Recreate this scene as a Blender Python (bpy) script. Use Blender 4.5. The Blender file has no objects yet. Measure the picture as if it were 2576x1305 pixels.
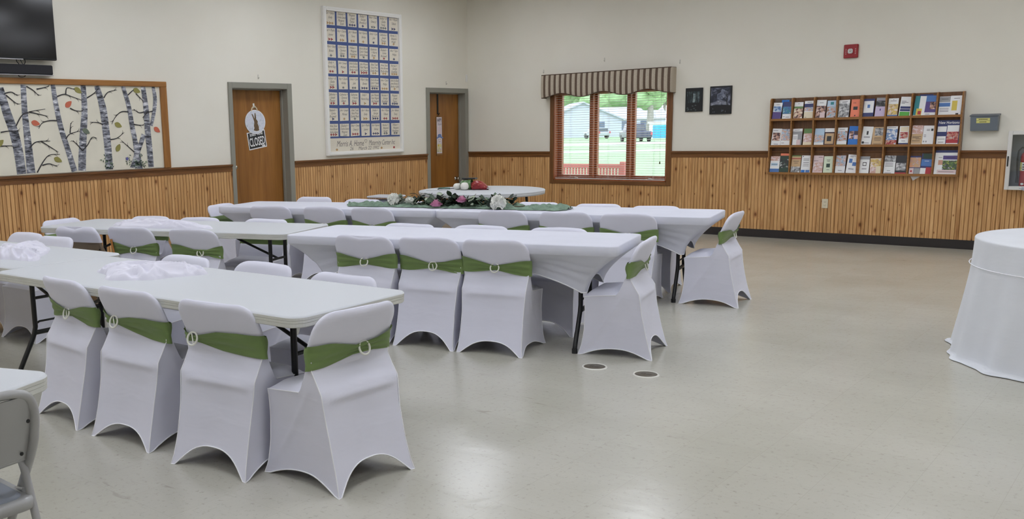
import bpy, math, random
from mathutils import Vector, Matrix, noise
R = math.radians
random.seed(7)
COL = bpy.context.scene.collection
SC = bpy.context.scene

# ------------------------------------------------------------------ materials
def s2l(c):
    c = c / 255.0
    return c / 12.92 if c <= 0.04045 else ((c + 0.055) / 1.055) ** 2.4
def rgb(r, g, b): return (s2l(r), s2l(g), s2l(b), 1.0)
MATS = {}
class NT:
    def __init__(s, name):
        s.m = bpy.data.materials.new(name); s.m.use_nodes = True
        s.t = s.m.node_tree; s.n = s.t.nodes; s.b = s.n['Principled BSDF']; s.out = s.n['Material Output']
    def add(s, typ, **kw):
        n = s.n.new(typ)
        for k, v in kw.items():
            if k in n.inputs: n.inputs[k].default_value = v
            else: setattr(n, k, v)
        return n
    def link(s, a, b): s.t.links.new(a, b)
    def coord(s, scale=(1, 1, 1), which='Object'):
        tc = s.add('ShaderNodeTexCoord'); mp = s.add('ShaderNodeMapping'); mp.inputs['Scale'].default_value = scale
        s.link(tc.outputs[which], mp.inputs['Vector']); return mp.outputs['Vector']
    def ramp(s, fac, stops):
        r = s.add('ShaderNodeValToRGB'); el = r.color_ramp.elements
        while len(el) < len(stops): el.new(0.5)
        for e, (p, c) in zip(el, stops): e.position = p; e.color = c
        s.link(fac, r.inputs['Fac']); return r.outputs['Color']
    def mix(s, fac, a, b, blend='MIX'):
        m = s.add('ShaderNodeMix', data_type='RGBA', blend_type=blend)
        for k, v in ((0, fac), (6, a), (7, b)):
            if hasattr(v, 'is_output'): s.link(v, m.inputs[k])
            else: m.inputs[k].default_value = v
        return m.outputs[2]
    def math(s, op, a, b=0.0):
        m = s.add('ShaderNodeMath', operation=op)
        for k, v in ((0, a), (1, b)):
            if hasattr(v, 'is_output'): s.link(v, m.inputs[k])
            else: m.inputs[k].default_value = v
        return m.outputs[0]
    def bump(s, h, strength=0.3, dist=0.01):
        b = s.add('ShaderNodeBump'); b.inputs['Strength'].default_value = strength; b.inputs['Distance'].default_value = dist
        s.link(h, b.inputs['Height']); s.link(b.outputs['Normal'], s.b.inputs['Normal'])
def mat(name, color, rough=0.6, metal=0.0, noise_amt=0.0, nscale=20.0, bump=0.0, bscale=60.0, spec=0.5, coat=0.0, emit=None, estr=1.0, sheen=0.0):
    if name in MATS: return MATS[name]
    k = NT(name); b = k.b
    b.inputs['Base Color'].default_value = color; b.inputs['Roughness'].default_value = rough; b.inputs['Metallic'].default_value = metal
    b.inputs['Specular IOR Level'].default_value = spec; b.inputs['Coat Weight'].default_value = coat; b.inputs['Sheen Weight'].default_value = sheen
    if emit: b.inputs['Emission Color'].default_value = emit; b.inputs['Emission Strength'].default_value = estr
    if noise_amt:
        nz = k.add('ShaderNodeTexNoise', Scale=nscale, Detail=4.0); k.link(k.coord(), nz.inputs['Vector'])
        d = tuple(max(0, c * (1 - noise_amt)) for c in color[:3]) + (1,); l = tuple(min(1, c * (1 + noise_amt)) for c in color[:3]) + (1,)
        k.link(k.ramp(nz.outputs['Fac'], [(0.3, d), (0.7, l)]), b.inputs['Base Color'])
    if bump:
        nz = k.add('ShaderNodeTexNoise', Scale=bscale, Detail=3.0); k.link(k.coord(), nz.inputs['Vector']); k.bump(nz.outputs['Fac'], bump, 0.004)
    MATS[name] = k.m
    return k.m

def m_wall():
    k = NT('cream_wall_paint'); k.b.inputs['Roughness'].default_value = 0.75
    nz = k.add('ShaderNodeTexNoise', Scale=1.2, Detail=3.0); v = k.coord(); k.link(v, nz.inputs['Vector'])
    k.link(k.ramp(nz.outputs['Fac'], [(0.3, rgb(226, 221, 208)), (0.7, rgb(230, 226, 214))]), k.b.inputs['Base Color'])
    n2 = k.add('ShaderNodeTexNoise', Scale=140.0, Detail=2.0); k.link(v, n2.inputs['Vector']); k.bump(n2.outputs['Fac'], 0.06, 0.003)
    return k.m
def m_floor():
    k = NT('vinyl_floor_tile'); v = k.coord()
    n1 = k.add('ShaderNodeTexNoise', Scale=0.9, Detail=5.0); k.link(v, n1.inputs['Vector'])
    base = k.ramp(n1.outputs['Fac'], [(0.3, rgb(179, 176, 164)), (0.7, rgb(192, 189, 178))])
    n2 = k.add('ShaderNodeTexNoise', Scale=38.0, Detail=6.0); n2.inputs['Roughness'].default_value = 0.75; k.link(v, n2.inputs['Vector'])
    sp = k.ramp(n2.outputs['Fac'], [(0.30, (0.72, 0.71, 0.68, 1)), (0.44, (1, 1, 1, 1)), (0.6, (1, 1, 1, 1)), (0.72, (1.06, 1.06, 1.05, 1))])
    c = k.mix(1.0, base, sp, 'MULTIPLY')
    br = k.add('ShaderNodeTexBrick', offset=0.0, squash=1.0, Scale=1.0)
    br.inputs['Mortar Size'].default_value = 0.0011; br.inputs['Brick Width'].default_value = 0.3048; br.inputs['Row Height'].default_value = 0.3048; br.inputs['Mortar Smooth'].default_value = 0.3
    br.inputs['Color1'].default_value = (1, 1, 1, 1); br.inputs['Color2'].default_value = (0.965, 0.965, 0.96, 1); br.inputs['Mortar'].default_value = (0.88, 0.875, 0.86, 1)
    k.link(v, br.inputs['Vector'])
    c = k.mix(1.0, c, br.outputs['Color'], 'MULTIPLY')
    n3 = k.add('ShaderNodeTexNoise', Scale=1.0, Detail=2.0, Distortion=0.6); k.link(k.coord((5, 26, 5)), n3.inputs['Vector'])
    n4 = k.add('ShaderNodeTexNoise', Scale=1.7, Detail=2.0); k.link(v, n4.inputs['Vector'])
    c = k.mix(k.ramp(n4.outputs['Fac'], [(0.52, (0, 0, 0, 1)), (0.62, (1, 1, 1, 1))]), c, k.mix(1.0, c, k.ramp(n3.outputs['Fac'], [(0.26, (0.8, 0.79, 0.77, 1)), (0.33, (1, 1, 1, 1))]), 'MULTIPLY'))
    k.link(c, k.b.inputs['Base Color'])
    rr = k.add('ShaderNodeMapRange'); rr.inputs['To Min'].default_value = 0.18; rr.inputs['To Max'].default_value = 0.24; k.link(n1.outputs['Fac'], rr.inputs['Value']); k.link(rr.outputs[0], k.b.inputs['Roughness'])
    n5 = k.add('ShaderNodeTexNoise', Scale=9.0, Detail=3.0); k.link(v, n5.inputs['Vector']); k.bump(n5.outputs['Fac'], 0.08, 0.02)
    k.b.inputs['Specular IOR Level'].default_value = 0.55
    return k.m
PITCH = 0.0427
def m_pine():
    k = NT('knotty_pine_beadboard'); k.b.inputs['Roughness'].default_value = 0.42
    tc = k.add('ShaderNodeTexCoord'); sep = k.add('ShaderNodeSeparateXYZ'); k.link(tc.outputs['Object'], sep.inputs[0])
    x, z = sep.outputs['X'], sep.outputs['Z']
    u = k.math('DIVIDE', x, PITCH); bid = k.math('FLOOR', u)
    plank = k.math('FLOOR', k.math('DIVIDE', x, PITCH * 2))
    wn = k.add('ShaderNodeTexWhiteNoise', noise_dimensions='1D'); k.link(plank, wn.inputs['W'])
    cv = k.add('ShaderNodeCombineXYZ'); k.link(k.math('MULTIPLY', x, 22.0), cv.inputs['X']); k.link(k.math('MULTIPLY', wn.outputs['Value'], 37.0), cv.inputs['Y']); k.link(k.math('MULTIPLY', z, 1.6), cv.inputs['Z'])
    nz = k.add('ShaderNodeTexNoise', Scale=1.6, Detail=5.0, Distortion=0.8); k.link(cv.outputs[0], nz.inputs['Vector'])
    c = k.ramp(nz.outputs['Fac'], [(0.25, rgb(160, 112, 64)), (0.45, rgb(200, 154, 100)), (0.62, rgb(212, 168, 114)), (0.8, rgb(226, 186, 132))])
    tint = k.ramp(wn.outputs['Value'], [(0.0, (0.86, 0.84, 0.80, 1)), (1.0, (1.06, 1.06, 1.06, 1))])
    c = k.mix(1.0, c, tint, 'MULTIPLY')
    kv = k.add('ShaderNodeCombineXYZ'); k.link(k.math('MULTIPLY', x, 5.6), kv.inputs['X']); k.link(k.math('MULTIPLY', z, 3.1), kv.inputs['Y'])
    vo = k.add('ShaderNodeTexVoronoi', feature='F1', Scale=1.0, voronoi_dimensions='2D'); vo.inputs['Randomness'].default_value = 1.0; k.link(kv.outputs[0], vo.inputs['Vector'])
    sc_ = k.add('ShaderNodeSeparateColor'); k.link(vo.outputs['Color'], sc_.inputs[0])
    kd = k.math('DIVIDE', vo.outputs['Distance'], k.math('ADD', k.math('MULTIPLY', k.math('POWER', sc_.outputs[0], 1.6), 1.25), 0.16))
    kn = k.ramp(kd, [(0.0, (0.20, 0.13, 0.08, 1)), (0.045, (0.36, 0.24, 0.15, 1)), (0.075, (0.72, 0.62, 0.52, 1)), (0.13, (0.93, 0.9, 0.86, 1)), (0.2, (1, 1, 1, 1))])
    c = k.mix(1.0, c, kn, 'MULTIPLY')
    fr = k.math('FRACT', u)
    gr = k.ramp(fr, [(0.0, (0.56, 0.46, 0.36, 1)), (0.04, (1, 1, 1, 1)), (0.82, (1, 1, 1, 1)), (0.87, (0.54, 0.44, 0.34, 1))])
    c = k.mix(1.0, c, gr, 'MULTIPLY'); k.link(c, k.b.inputs['Base Color'])
    return k.m
def m_wood(name, c1, c2, sc=(2, 2, 30), rough=0.4, axis_long='X', det=4.0):
    if name in MATS: return MATS[name]
    k = NT(name); k.b.inputs['Roughness'].default_value = rough
    s = {'X': (1.5, 28, 28), 'Y': (28, 1.5, 28), 'Z': (24, 24, 1.2)}[axis_long]
    nz = k.add('ShaderNodeTexNoise', Scale=1.3, Detail=det, Distortion=0.6); k.link(k.coord(s), nz.inputs['Vector'])
    k.link(k.ramp(nz.outputs['Fac'], [(0.28, c1), (0.72, c2)]), k.b.inputs['Base Color'])
    MATS[name] = k.m; return k.m
def m_door():
    k = NT('oak_veneer_door'); k.b.inputs['Roughness'].default_value = 0.38
    nz = k.add('ShaderNodeTexNoise', Scale=1.0, Detail=6.0, Distortion=1.6); k.link(k.coord((4, 4, 0.45)), nz.inputs['Vector'])
    a = k.ramp(nz.outputs['Fac'], [(0.28, rgb(108, 68, 28)), (0.42, rgb(142, 94, 42)), (0.6, rgb(156, 106, 50)), (0.78, rgb(164, 114, 58))])
    n2 = k.add('ShaderNodeTexNoise', Scale=1.0, Detail=3.0); k.link(k.coord((90, 90, 3)), n2.inputs['Vector'])
    b = k.ramp(n2.outputs['Fac'], [(0.3, (0.86, 0.85, 0.84, 1)), (0.7, (1.08, 1.08, 1.08, 1))])
    k.link(k.mix(1.0, a, b, 'MULTIPLY'), k.b.inputs['Base Color']); return k.m
def m_fabric(name, c, weave=900.0, wr=0.0, rough=0.85):
    k = NT(name); b = k.b; b.inputs['Base Color'].default_value = c; b.inputs['Roughness'].default_value = rough; b.inputs['Specular IOR Level'].default_value = 0.25
    b.inputs['Sheen Weight'].default_value = 0.15
    nz = k.add('ShaderNodeTexNoise', Scale=5.0, Detail=2.0, Distortion=0.4); k.link(k.coord((1, 1, 3)), nz.inputs['Vector'])
    k.bump(nz.outputs['Fac'], 0.25 + wr, 0.012)
    d = tuple(q * 0.955 for q in c[:3]) + (1,)
    n2 = k.add('ShaderNodeTexNoise', Scale=3.0, Detail=3.0); k.link(k.coord(), n2.inputs['Vector'])
    k.link(k.ramp(n2.outputs['Fac'], [(0.35, d), (0.65, c)]), b.inputs['Base Color'])
    MATS[name] = k.m; return k.m
def m_birch():
    k = NT('painted_birch_bark'); k.b.inputs['Roughness'].default_value = 0.6
    nz = k.add('ShaderNodeTexNoise', Scale=1.0, Detail=5.0, Distortion=0.5); nz.inputs['Roughness'].default_value = 0.7; k.link(k.coord((9, 9, 30)), nz.inputs['Vector'])
    k.link(k.ramp(nz.outputs['Fac'], [(0.36, rgb(26, 26, 32)), (0.42, rgb(84, 86, 94)), (0.50, rgb(118, 120, 130)), (0.57, rgb(160, 162, 170)), (0.66, rgb(226, 226, 230))]), k.b.inputs['Base Color']); return k.m
def m_stripe():
    k = NT('striped_valance_fabric'); k.b.inputs['Roughness'].default_value = 0.8
    tc = k.add('ShaderNodeTexCoord'); sep = k.add('ShaderNodeSeparateXYZ'); k.link(tc.outputs['Object'], sep.inputs[0])
    fr = k.math('FRACT', k.math('DIVIDE', sep.outputs['X'], 0.088))
    r = k.ramp(fr, [(0.0, rgb(98, 80, 66)), (0.40, rgb(98, 80, 66)), (0.44, rgb(190, 178, 160)), (0.96, rgb(182, 170, 152))])
    nz = k.add('ShaderNodeTexNoise', Scale=120.0, Detail=2.0); k.link(k.coord(), nz.inputs['Vector'])
    k.link(k.mix(1.0, r, k.ramp(nz.outputs['Fac'], [(0.3, (0.85, 0.85, 0.85, 1)), (0.7, (1.08, 1.08, 1.08, 1))]), 'MULTIPLY'), k.b.inputs['Base Color']); return k.m
def m_glass(name='window_glass', gloss=0.06, tint=(0.97, 0.99, 0.985, 1)):
    k = NT(name); k.n.remove(k.b)
    t = k.add('ShaderNodeBsdfTransparent', Color=tint); g = k.add('ShaderNodeBsdfGlossy', Roughness=0.02); mx = k.add('ShaderNodeMixShader', Fac=gloss)
    k.link(t.outputs[0], mx.inputs[1]); k.link(g.outputs[0], mx.inputs[2]); k.link(mx.outputs[0], k.out.inputs['Surface']); return k.m
def m_photo(name, cols, scale=9.0):
    """printed picture: soft blotches of the print's own colours"""
    if name in MATS: return MATS[name]
    k = NT(name); k.b.inputs['Roughness'].default_value = 0.35
    nz = k.add('ShaderNodeTexNoise', Scale=scale, Detail=5.0, Distortion=0.7); k.link(k.coord(), nz.inputs['Vector'])
    n = len(cols); k.link(k.ramp(nz.outputs['Fac'], [(0.30 + 0.40 * i / max(1, n - 1), c) for i, c in enumerate(cols)]), k.b.inputs['Base Color'])
    MATS[name] = k.m; return k.m

WALL = m_wall(); FLOOR = m_floor(); PINE = m_pine(); DOORW = m_door(); BIRCH = m_birch(); STRIPE = m_stripe(); GLASS = m_glass()
CEIL = mat('ceiling_white', rgb(206, 204, 200), 0.8)
OAKX = m_wood('oak_trim_x', rgb(96, 60, 30), rgb(128, 84, 44), axis_long='X'); OAKZ = m_wood('oak_trim_z', rgb(96, 60, 30), rgb(128, 84, 44), axis_long='Z')
MURFX = m_wood('golden_oak_y', rgb(132, 86, 38), rgb(168, 116, 56), axis_long='Y'); MURFZ = m_wood('golden_oak_z', rgb(132, 86, 38), rgb(164, 112, 54), axis_long='Z')
RACKW = m_wood('rack_oak', rgb(128, 86, 44), rgb(164, 116, 62), axis_long='X', rough=0.35); RACKB = m_wood('rack_back_oak', rgb(92, 60, 34), rgb(122, 82, 48), axis_long='Z', rough=0.4)
SASHW = m_wood('window_sash_wood', rgb(138, 74, 42), rgb(168, 98, 60), axis_long='Z', rough=0.35)
VINYL = mat('black_cove_base', rgb(40, 35, 34), 0.4)
GREYP = mat('grey_frame_paint', rgb(140, 138, 128), 0.5)
CHAIRF = m_fabric('white_spandex_chair_cover', (0.71, 0.71, 0.81, 1)); TABF = m_fabric('white_spandex_table_cover', (0.655, 0.665, 0.75, 1)); LOOSEF = m_fabric('white_loose_cloth', (0.74, 0.73, 0.82, 1), wr=0.2)
PIPING = mat('white_piping', (0.86, 0.86, 0.90, 1), 0.7)
GREEN = m_fabric('olive_green_sash', rgb(112, 134, 80), wr=0.6, rough=0.6)
RING = mat('white_plastic_ring', rgb(226, 226, 218), 0.3)
PLAST = mat('white_blow_moulded_plastic', rgb(200, 203, 207), 0.5, bump=0.05, bscale=350.0)
PLASTE = mat('table_edge_plastic', rgb(200, 200, 194), 0.5, noise_amt=0.05, nscale=9.0)
BLACKM = mat('black_powder_coat', rgb(24, 24, 25), 0.4)
TANV = mat('tan_steel_chair', rgb(128, 112, 92), 0.4)
GREYM = mat('grey_enamel_steel', rgb(160, 160, 160), 0.3, metal=0.0, coat=0.3); GREYS = mat('grey_vinyl_seat', rgb(128, 134, 146), 0.4)
DARK = mat('dark_rubber', rgb(30, 30, 30), 0.6)
CHROME = mat('polished_nickel', rgb(190, 186, 176), 0.2, metal=1.0)
GLOSSB = mat('screen_black', rgb(14, 14, 17), 0.12, spec=0.6); MATB = mat('matte_black', rgb(24, 24, 28), 0.45)
WHITEP = mat('white_painted_wood', rgb(236, 234, 230), 0.45); PAPER = mat('white_paper', rgb(232, 232, 232), 0.5); INK = mat('black_ink', rgb(40, 38, 42), 0.6)
SILV = mat('silver_trim', rgb(190, 190, 195), 0.3, metal=0.6)

# ------------------------------------------------------------------ mesh builder
class MB:
    def __init__(s): s.v = []; s.f = []; s.fm = []; s.fs = []; s.mats = []; s.M = Matrix.Identity(4)
    def mi(s, m):
        if m not in s.mats: s.mats.append(m)
        return s.mats.index(m)
    def add(s, vs, fs, m, smooth=False):
        b = len(s.v); i = s.mi(m)
        s.v += [tuple(s.M @ Vector(p)) for p in vs]
        for f in fs: s.f.append(tuple(b + q for q in f)); s.fm.append(i); s.fs.append(smooth)
        return s
    def box(s, lo, hi, m, bev=0.0):
        x0, y0, z0 = lo; x1, y1, z1 = hi
        if bev <= 0:
            v = [(x0, y0, z0), (x1, y0, z0), (x1, y1, z0), (x0, y1, z0), (x0, y0, z1), (x1, y0, z1), (x1, y1, z1), (x0, y1, z1)]
            return s.add(v, [(0, 3, 2, 1), (4, 5, 6, 7), (0, 1, 5, 4), (1, 2, 6, 5), (2, 3, 7, 6), (3, 0, 4, 7)], m)
        b = min(bev, (x1 - x0) / 2.01, (y1 - y0) / 2.01, (z1 - z0) / 2.01); rings = []
        def ring(i, z): return [(x0 + i + b, y0 + i, z), (x1 - i - b, y0 + i, z), (x1 - i, y0 + i + b, z), (x1 - i, y1 - i - b, z), (x1 - i - b, y1 - i, z), (x0 + i + b, y1 - i, z), (x0 + i, y1 - i - b, z), (x0 + i, y0 + i + b, z)]
        h = b * 0.999
        def r2(i, z): return [(min(max(p[0], x0 + i), x1 - i), min(max(p[1], y0 + i), y1 - i), z) for p in ring(0, z)]
        return s.loft([r2(h, z0), r2(0, z0 + b), r2(0, z1 - b), r2(h, z1)], m, smooth=False)
    def loft(s, rings, m, smooth=True, caps=True, closed=True):
        n = len(rings[0]); vs = [p for r in rings for p in r]; fs = []
        for i in range(len(rings) - 1):
            for j in range(n if closed else n - 1):
                a = i * n + j; b = i * n + (j + 1) % n; fs.append((a, b, b + n, a + n))
        s.add(vs, fs, m, smooth)
        if caps and closed:
            s.add(rings[0], [tuple(reversed(range(n)))], m, False); s.add(rings[-1], [tuple(range(n))], m, False)
        return s
    def grid(s, nu, nv, fn, m, smooth=True, flip=False):
        vs = [fn(i / nu, j / nv) for j in range(nv + 1) for i in range(nu + 1)]; fs = []
        for j in range(nv):
            for i in range(nu):
                a = j * (nu + 1) + i; q = (a, a + 1, a + nu + 2, a + nu + 1); fs.append(tuple(reversed(q)) if flip else q)
        return s.add(vs, fs, m, smooth)
    def tube(s, pts, r, m, n=8, closed=False, caps=True):
        P = [Vector(p) for p in pts]; rings = []; N = len(P); up = None
        rr = r if hasattr(r, '__len__') else [r] * N
        for i in range(N):
            if closed: t = (P[(i + 1) % N] - P[i - 1]).normalized()
            else: t = (P[min(i + 1, N - 1)] - P[max(i - 1, 0)]).normalized()
            if up is None: up = Vector((0, 0, 1)) if abs(t.z) < 0.9 else Vector((0, 1, 0))
            a = t.cross(up)
            if a.length < 1e-5: a = t.cross(Vector((1, 0.3, 0)))
            a.normalize(); up = a.cross(t).normalized()
            rings.append([tuple(P[i] + (a * math.cos(2 * math.pi * k / n) + up * math.sin(2 * math.pi * k / n)) * rr[i]) for k in range(n)])
        if closed: rings.append(rings[0])
        return s.loft(rings, m, True, caps and not closed)
    def cyl(s, c, r, z0, z1, m, n=24, r2=None):
        r2 = r if r2 is None else r2
        return s.loft([[(c[0] + q * math.cos(2 * math.pi * k / n), c[1] + q * math.sin(2 * math.pi * k / n), z) for k in range(n)] for q, z in ((r, z0), (r2, z1))], m, True)
    def lathe(s, prof, m, n=32, c=(0, 0)):
        return s.loft([[(c[0] + r * math.cos(2 * math.pi * k / n), c[1] + r * math.sin(2 * math.pi * k / n), z) for k in range(n)] for r, z in prof], m, True)
    def ell(s, c, r, m, nu=14, nv=9, fn=None):
        def p(u, v):
            a = 2 * math.pi * u; b = math.pi * (v - 0.5); d = Vector((math.cos(a) * math.cos(b), math.sin(a) * math.cos(b), math.sin(b)))
            k = fn(d) if fn else 1.0
            return (c[0] + r[0] * d.x * k, c[1] + r[1] * d.y * k, c[2] + r[2] * d.z * k)
        return s.grid(nu, nv, p, m)
    def prism(s, poly, d0, d1, m, ax='x'):
        """outline poly of (a, b) pairs thickened from d0 to d1 along ax: 'x' -> (d, a, b), 'y' -> (a, d, b), 'z' -> (a, b, d)"""
        f = {'x': lambda a, b, d: (d, a, b), 'y': lambda a, b, d: (a, d, b), 'z': lambda a, b, d: (a, b, d)}[ax]
        n = len(poly); vs = [f(a, b, d0) for a, b in poly] + [f(a, b, d1) for a, b in poly]
        return s.add(vs, [tuple(range(n)), tuple(reversed(range(n, 2 * n)))] + [(i, i + n, (i + 1) % n + n, (i + 1) % n) for i in range(n)], m)
    def build(s, name, parent=None, loc=None, rotz=0.0, rot=None):
        me = bpy.data.meshes.new(name); me.from_pydata(s.v, [], s.f)
        for m in s.mats: me.materials.append(m)
        me.polygons.foreach_set('material_index', s.fm); me.polygons.foreach_set('use_smooth', s.fs); me.update()
        o = bpy.data.objects.new(name, me); COL.objects.link(o)
        if parent is not None: o.parent = parent
        if loc is not None: o.location = loc
        o.rotation_euler = rot if rot is not None else (0, 0, rotz)
        return o
def tag(o, label=None, cat=None, group=None, kind=None):
    for k, v in (('label', label), ('category', cat), ('group', group), ('kind', kind)):
        if v: o[k] = v
    return o
def empty(name, loc, rotz=0.0, **kw):
    o = bpy.data.objects.new(name, None); COL.objects.link(o); o.location = loc; o.rotation_euler = (0, 0, rotz); o.empty_display_size = 0.1
    return tag(o, **kw)
_font = {}
def text_geo(txt, size, shear=0.0, bold=0.0, sx=1.0):
    key = (txt, size, shear, bold, sx)
    if key in _font: return _font[key]
    cu = bpy.data.curves.new('t', 'FONT'); cu.body = txt; cu.size = size; cu.shear = shear; cu.offset = bold; cu.align_x = 'CENTER'; cu.align_y = 'CENTER'; cu.resolution_u = 2
    ob = bpy.data.objects.new('t', cu); me = ob.to_mesh()
    g = ([(v.co.x * sx, v.co.y) for v in me.vertices], [tuple(p.vertices) for p in me.polygons])
    ob.to_mesh_clear(); bpy.data.objects.remove(ob); bpy.data.curves.remove(cu); _font[key] = g
    return g
def put_text(mb, txt, size, m, fn, **kw):
    v, f = text_geo(txt, size, **kw)
    mb.add([fn(a, b) for a, b in v], f, m)

# ------------------------------------------------------------------ camera (solved from the walls, doors and table tops)
cd = bpy.data.cameras.new('camera'); cam = bpy.data.objects.new('camera', cd); COL.objects.link(cam); SC.camera = cam
yaw, pitch, roll = 0.7332734, -0.1679376, -0.0232526
fpx, ppx, ppy = 2313.547, 979.706, 718.947
fw = Vector((-math.sin(yaw) * math.cos(pitch), math.cos(yaw) * math.cos(pitch), math.sin(pitch))); rt = Vector((math.cos(yaw), math.sin(yaw), 0)); upv = rt.cross(fw)
c_, s_ = math.cos(roll), math.sin(roll); rt, upv = rt * c_ + upv * s_, upv * c_ - rt * s_
M = Matrix.Identity(4)
for i in range(3): M[i][0] = rt[i]; M[i][1] = upv[i]; M[i][2] = -fw[i]
M.translation = Vector((9.0356, -12.0027, 1.4761)); cam.matrix_world = M
cd.sensor_fit = 'HORIZONTAL'; cd.sensor_width = 36.0; cd.lens = fpx / 2576 * 36.0
cd.shift_x = (1288 - ppx) / 2576; cd.shift_y = (ppy - 652.5) / 2576; cd.clip_end = 400; cd.clip_start = 0.05

# ------------------------------------------------------------------ room shell
XE, YE, ZC = 12.5, -15.5, 3.56
def struct(mb, name, **kw): return tag(mb.build(name, **kw), kind='structure')
mb = MB(); mb.box((-0.2, YE - 0.2, -0.1), (XE + 0.2, 0.2, 0.0), FLOOR); struct(mb, 'floor')
mb = MB(); mb.box((-0.2, YE - 0.2, ZC), (XE + 0.2, 0.2, ZC + 0.15), CEIL); struct(mb, 'ceiling')
D1 = (-4.766, -3.868); D2 = (-0.985, -0.092); DH = 2.025       # door openings in the left wall
mb = MB()
for y0, y1 in ((YE, D1[0]), (D1[1], D2[0]), (D2[1], 0.0)): mb.box((-0.2, y0, 0), (0, y1, ZC), WALL)
for y0, y1 in (D1, D2): mb.box((-0.2, y0, DH), (0, y1, ZC), WALL)
struct(mb, 'wall_left')
WX0, WX1, WZ0, WZ1 = 1.605, 3.395, 0.685, 1.985                # window opening in the right wall
mb = MB(); mb.box((-0.2, 0, 0), (WX0, 0.2, ZC), WALL); mb.box((WX1, 0, 0), (XE, 0.2, ZC), WALL); mb.box((WX0, 0, 0), (WX1, 0.2, WZ0), WALL); mb.box((WX0, 0, WZ1), (WX1, 0.2, ZC), WALL)
struct(mb, 'wall_right')
mb = MB(); mb.box((XE, YE, 0), (XE + 0.2, 0.2, ZC), WALL); struct(mb, 'wall_east')
mb = MB(); mb.box((-0.2, YE - 0.2, 0), (XE + 0.2, YE, ZC), WALL); struct(mb, 'wall_back')

HR = 1.104
def beadboard(name, L, z0=0.1, z1=1.03):
    """L: list of (s0, s1, z0, z1) stretches along the wall's local X, face towards local -Y"""
    mb = MB()
    for s0, s1, a, b in L:
        prof = [(s0, 0.0)]; k = math.floor(s0 / PITCH)
        while True:
            x = k * PITCH
            for dx, dy in ((0.0, -0.013), (PITCH * 0.80, -0.013), (PITCH * 0.88, -0.0095), (PITCH * 0.96, -0.013)):
                q = x + dx
                if s0 < q < s1: prof.append((q, dy))
            k += 1
            if x > s1: break
        prof = [(s0, 0.0), (s0, -0.013)] + prof[1:] + [(s1, -0.013), (s1, 0.0)]
        n = len(prof)
        mb.add([(x, y, a) for x, y in prof] + [(x, y, b) for x, y in prof], [(i, i + 1, i + 1 + n, i + n) for i in range(n - 1)], PINE)
    return mb
def chair_rail(L, z=HR, m=OAKX):
    mb = MB()
    for s0, s1 in L:
        prof = [(0, z - 0.084), (-0.02, z - 0.084), (-0.022, z - 0.05), (-0.016, z - 0.045), (-0.018, z - 0.03), (-0.034, z - 0.022), (-0.036, z), (0, z)]
        n = len(prof); mb.add([(s0, y, q) for y, q in prof] + [(s1, y, q) for y, q in prof], [(i, (i + 1) % n, (i + 1) % n + n, i + n) for i in range(n)] + [tuple(reversed(range(n))), tuple(range(n, 2 * n))], m)
    return mb
def cove(L):
    mb = MB()
    for s0, s1 in L:
        prof = [(0, 0), (-0.026, 0), (-0.026, 0.006), (-0.018, 0.012), (-0.017, 0.102), (0, 0.104)]
        n = len(prof); mb.add([(s0, y, q) for y, q in prof] + [(s1, y, q) for y, q in prof], [(i, (i + 1) % n, (i + 1) % n + n, i + n) for i in range(n)], VINYL)
    return mb
WF = (1.54, 3.462, 0.63)                                       # window casing outside
struct(beadboard('b', [(0.0, WF[0], 0.1, 1.03), (WF[1], XE, 0.1, 1.03), (WF[0], WF[1], 0.1, WF[2] + 0.02)]), 'trim_1')
struct(chair_rail([(0.0, WF[0]), (WF[1], 7.318)]), 'trim_2')
struct(cove([(0.0, 7.17)]), 'baseboard_right')
# left wall: local X runs along -world Y (rotate by -90 degrees: local x -> -y, local -y -> +x ... rotz=+90 flips), so local X = y with rotz 90
LW = dict(rotz=R(90))
D1o = (-4.82, -3.79); D2o = (-1.055, -0.018)
struct(beadboard('b', [(YE, D1o[0], 0.1, 1.03), (D1o[1], D2o[0], 0.1, 1.03)]), 'trim_3', **LW)
struct(chair_rail([(YE, D1o[0]), (D1o[1], D2o[0])]), 'trim_4', **LW)
struct(cove([(YE, D1o[0]), (D1o[1], D2o[0])]), 'baseboard_left', **LW)

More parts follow.
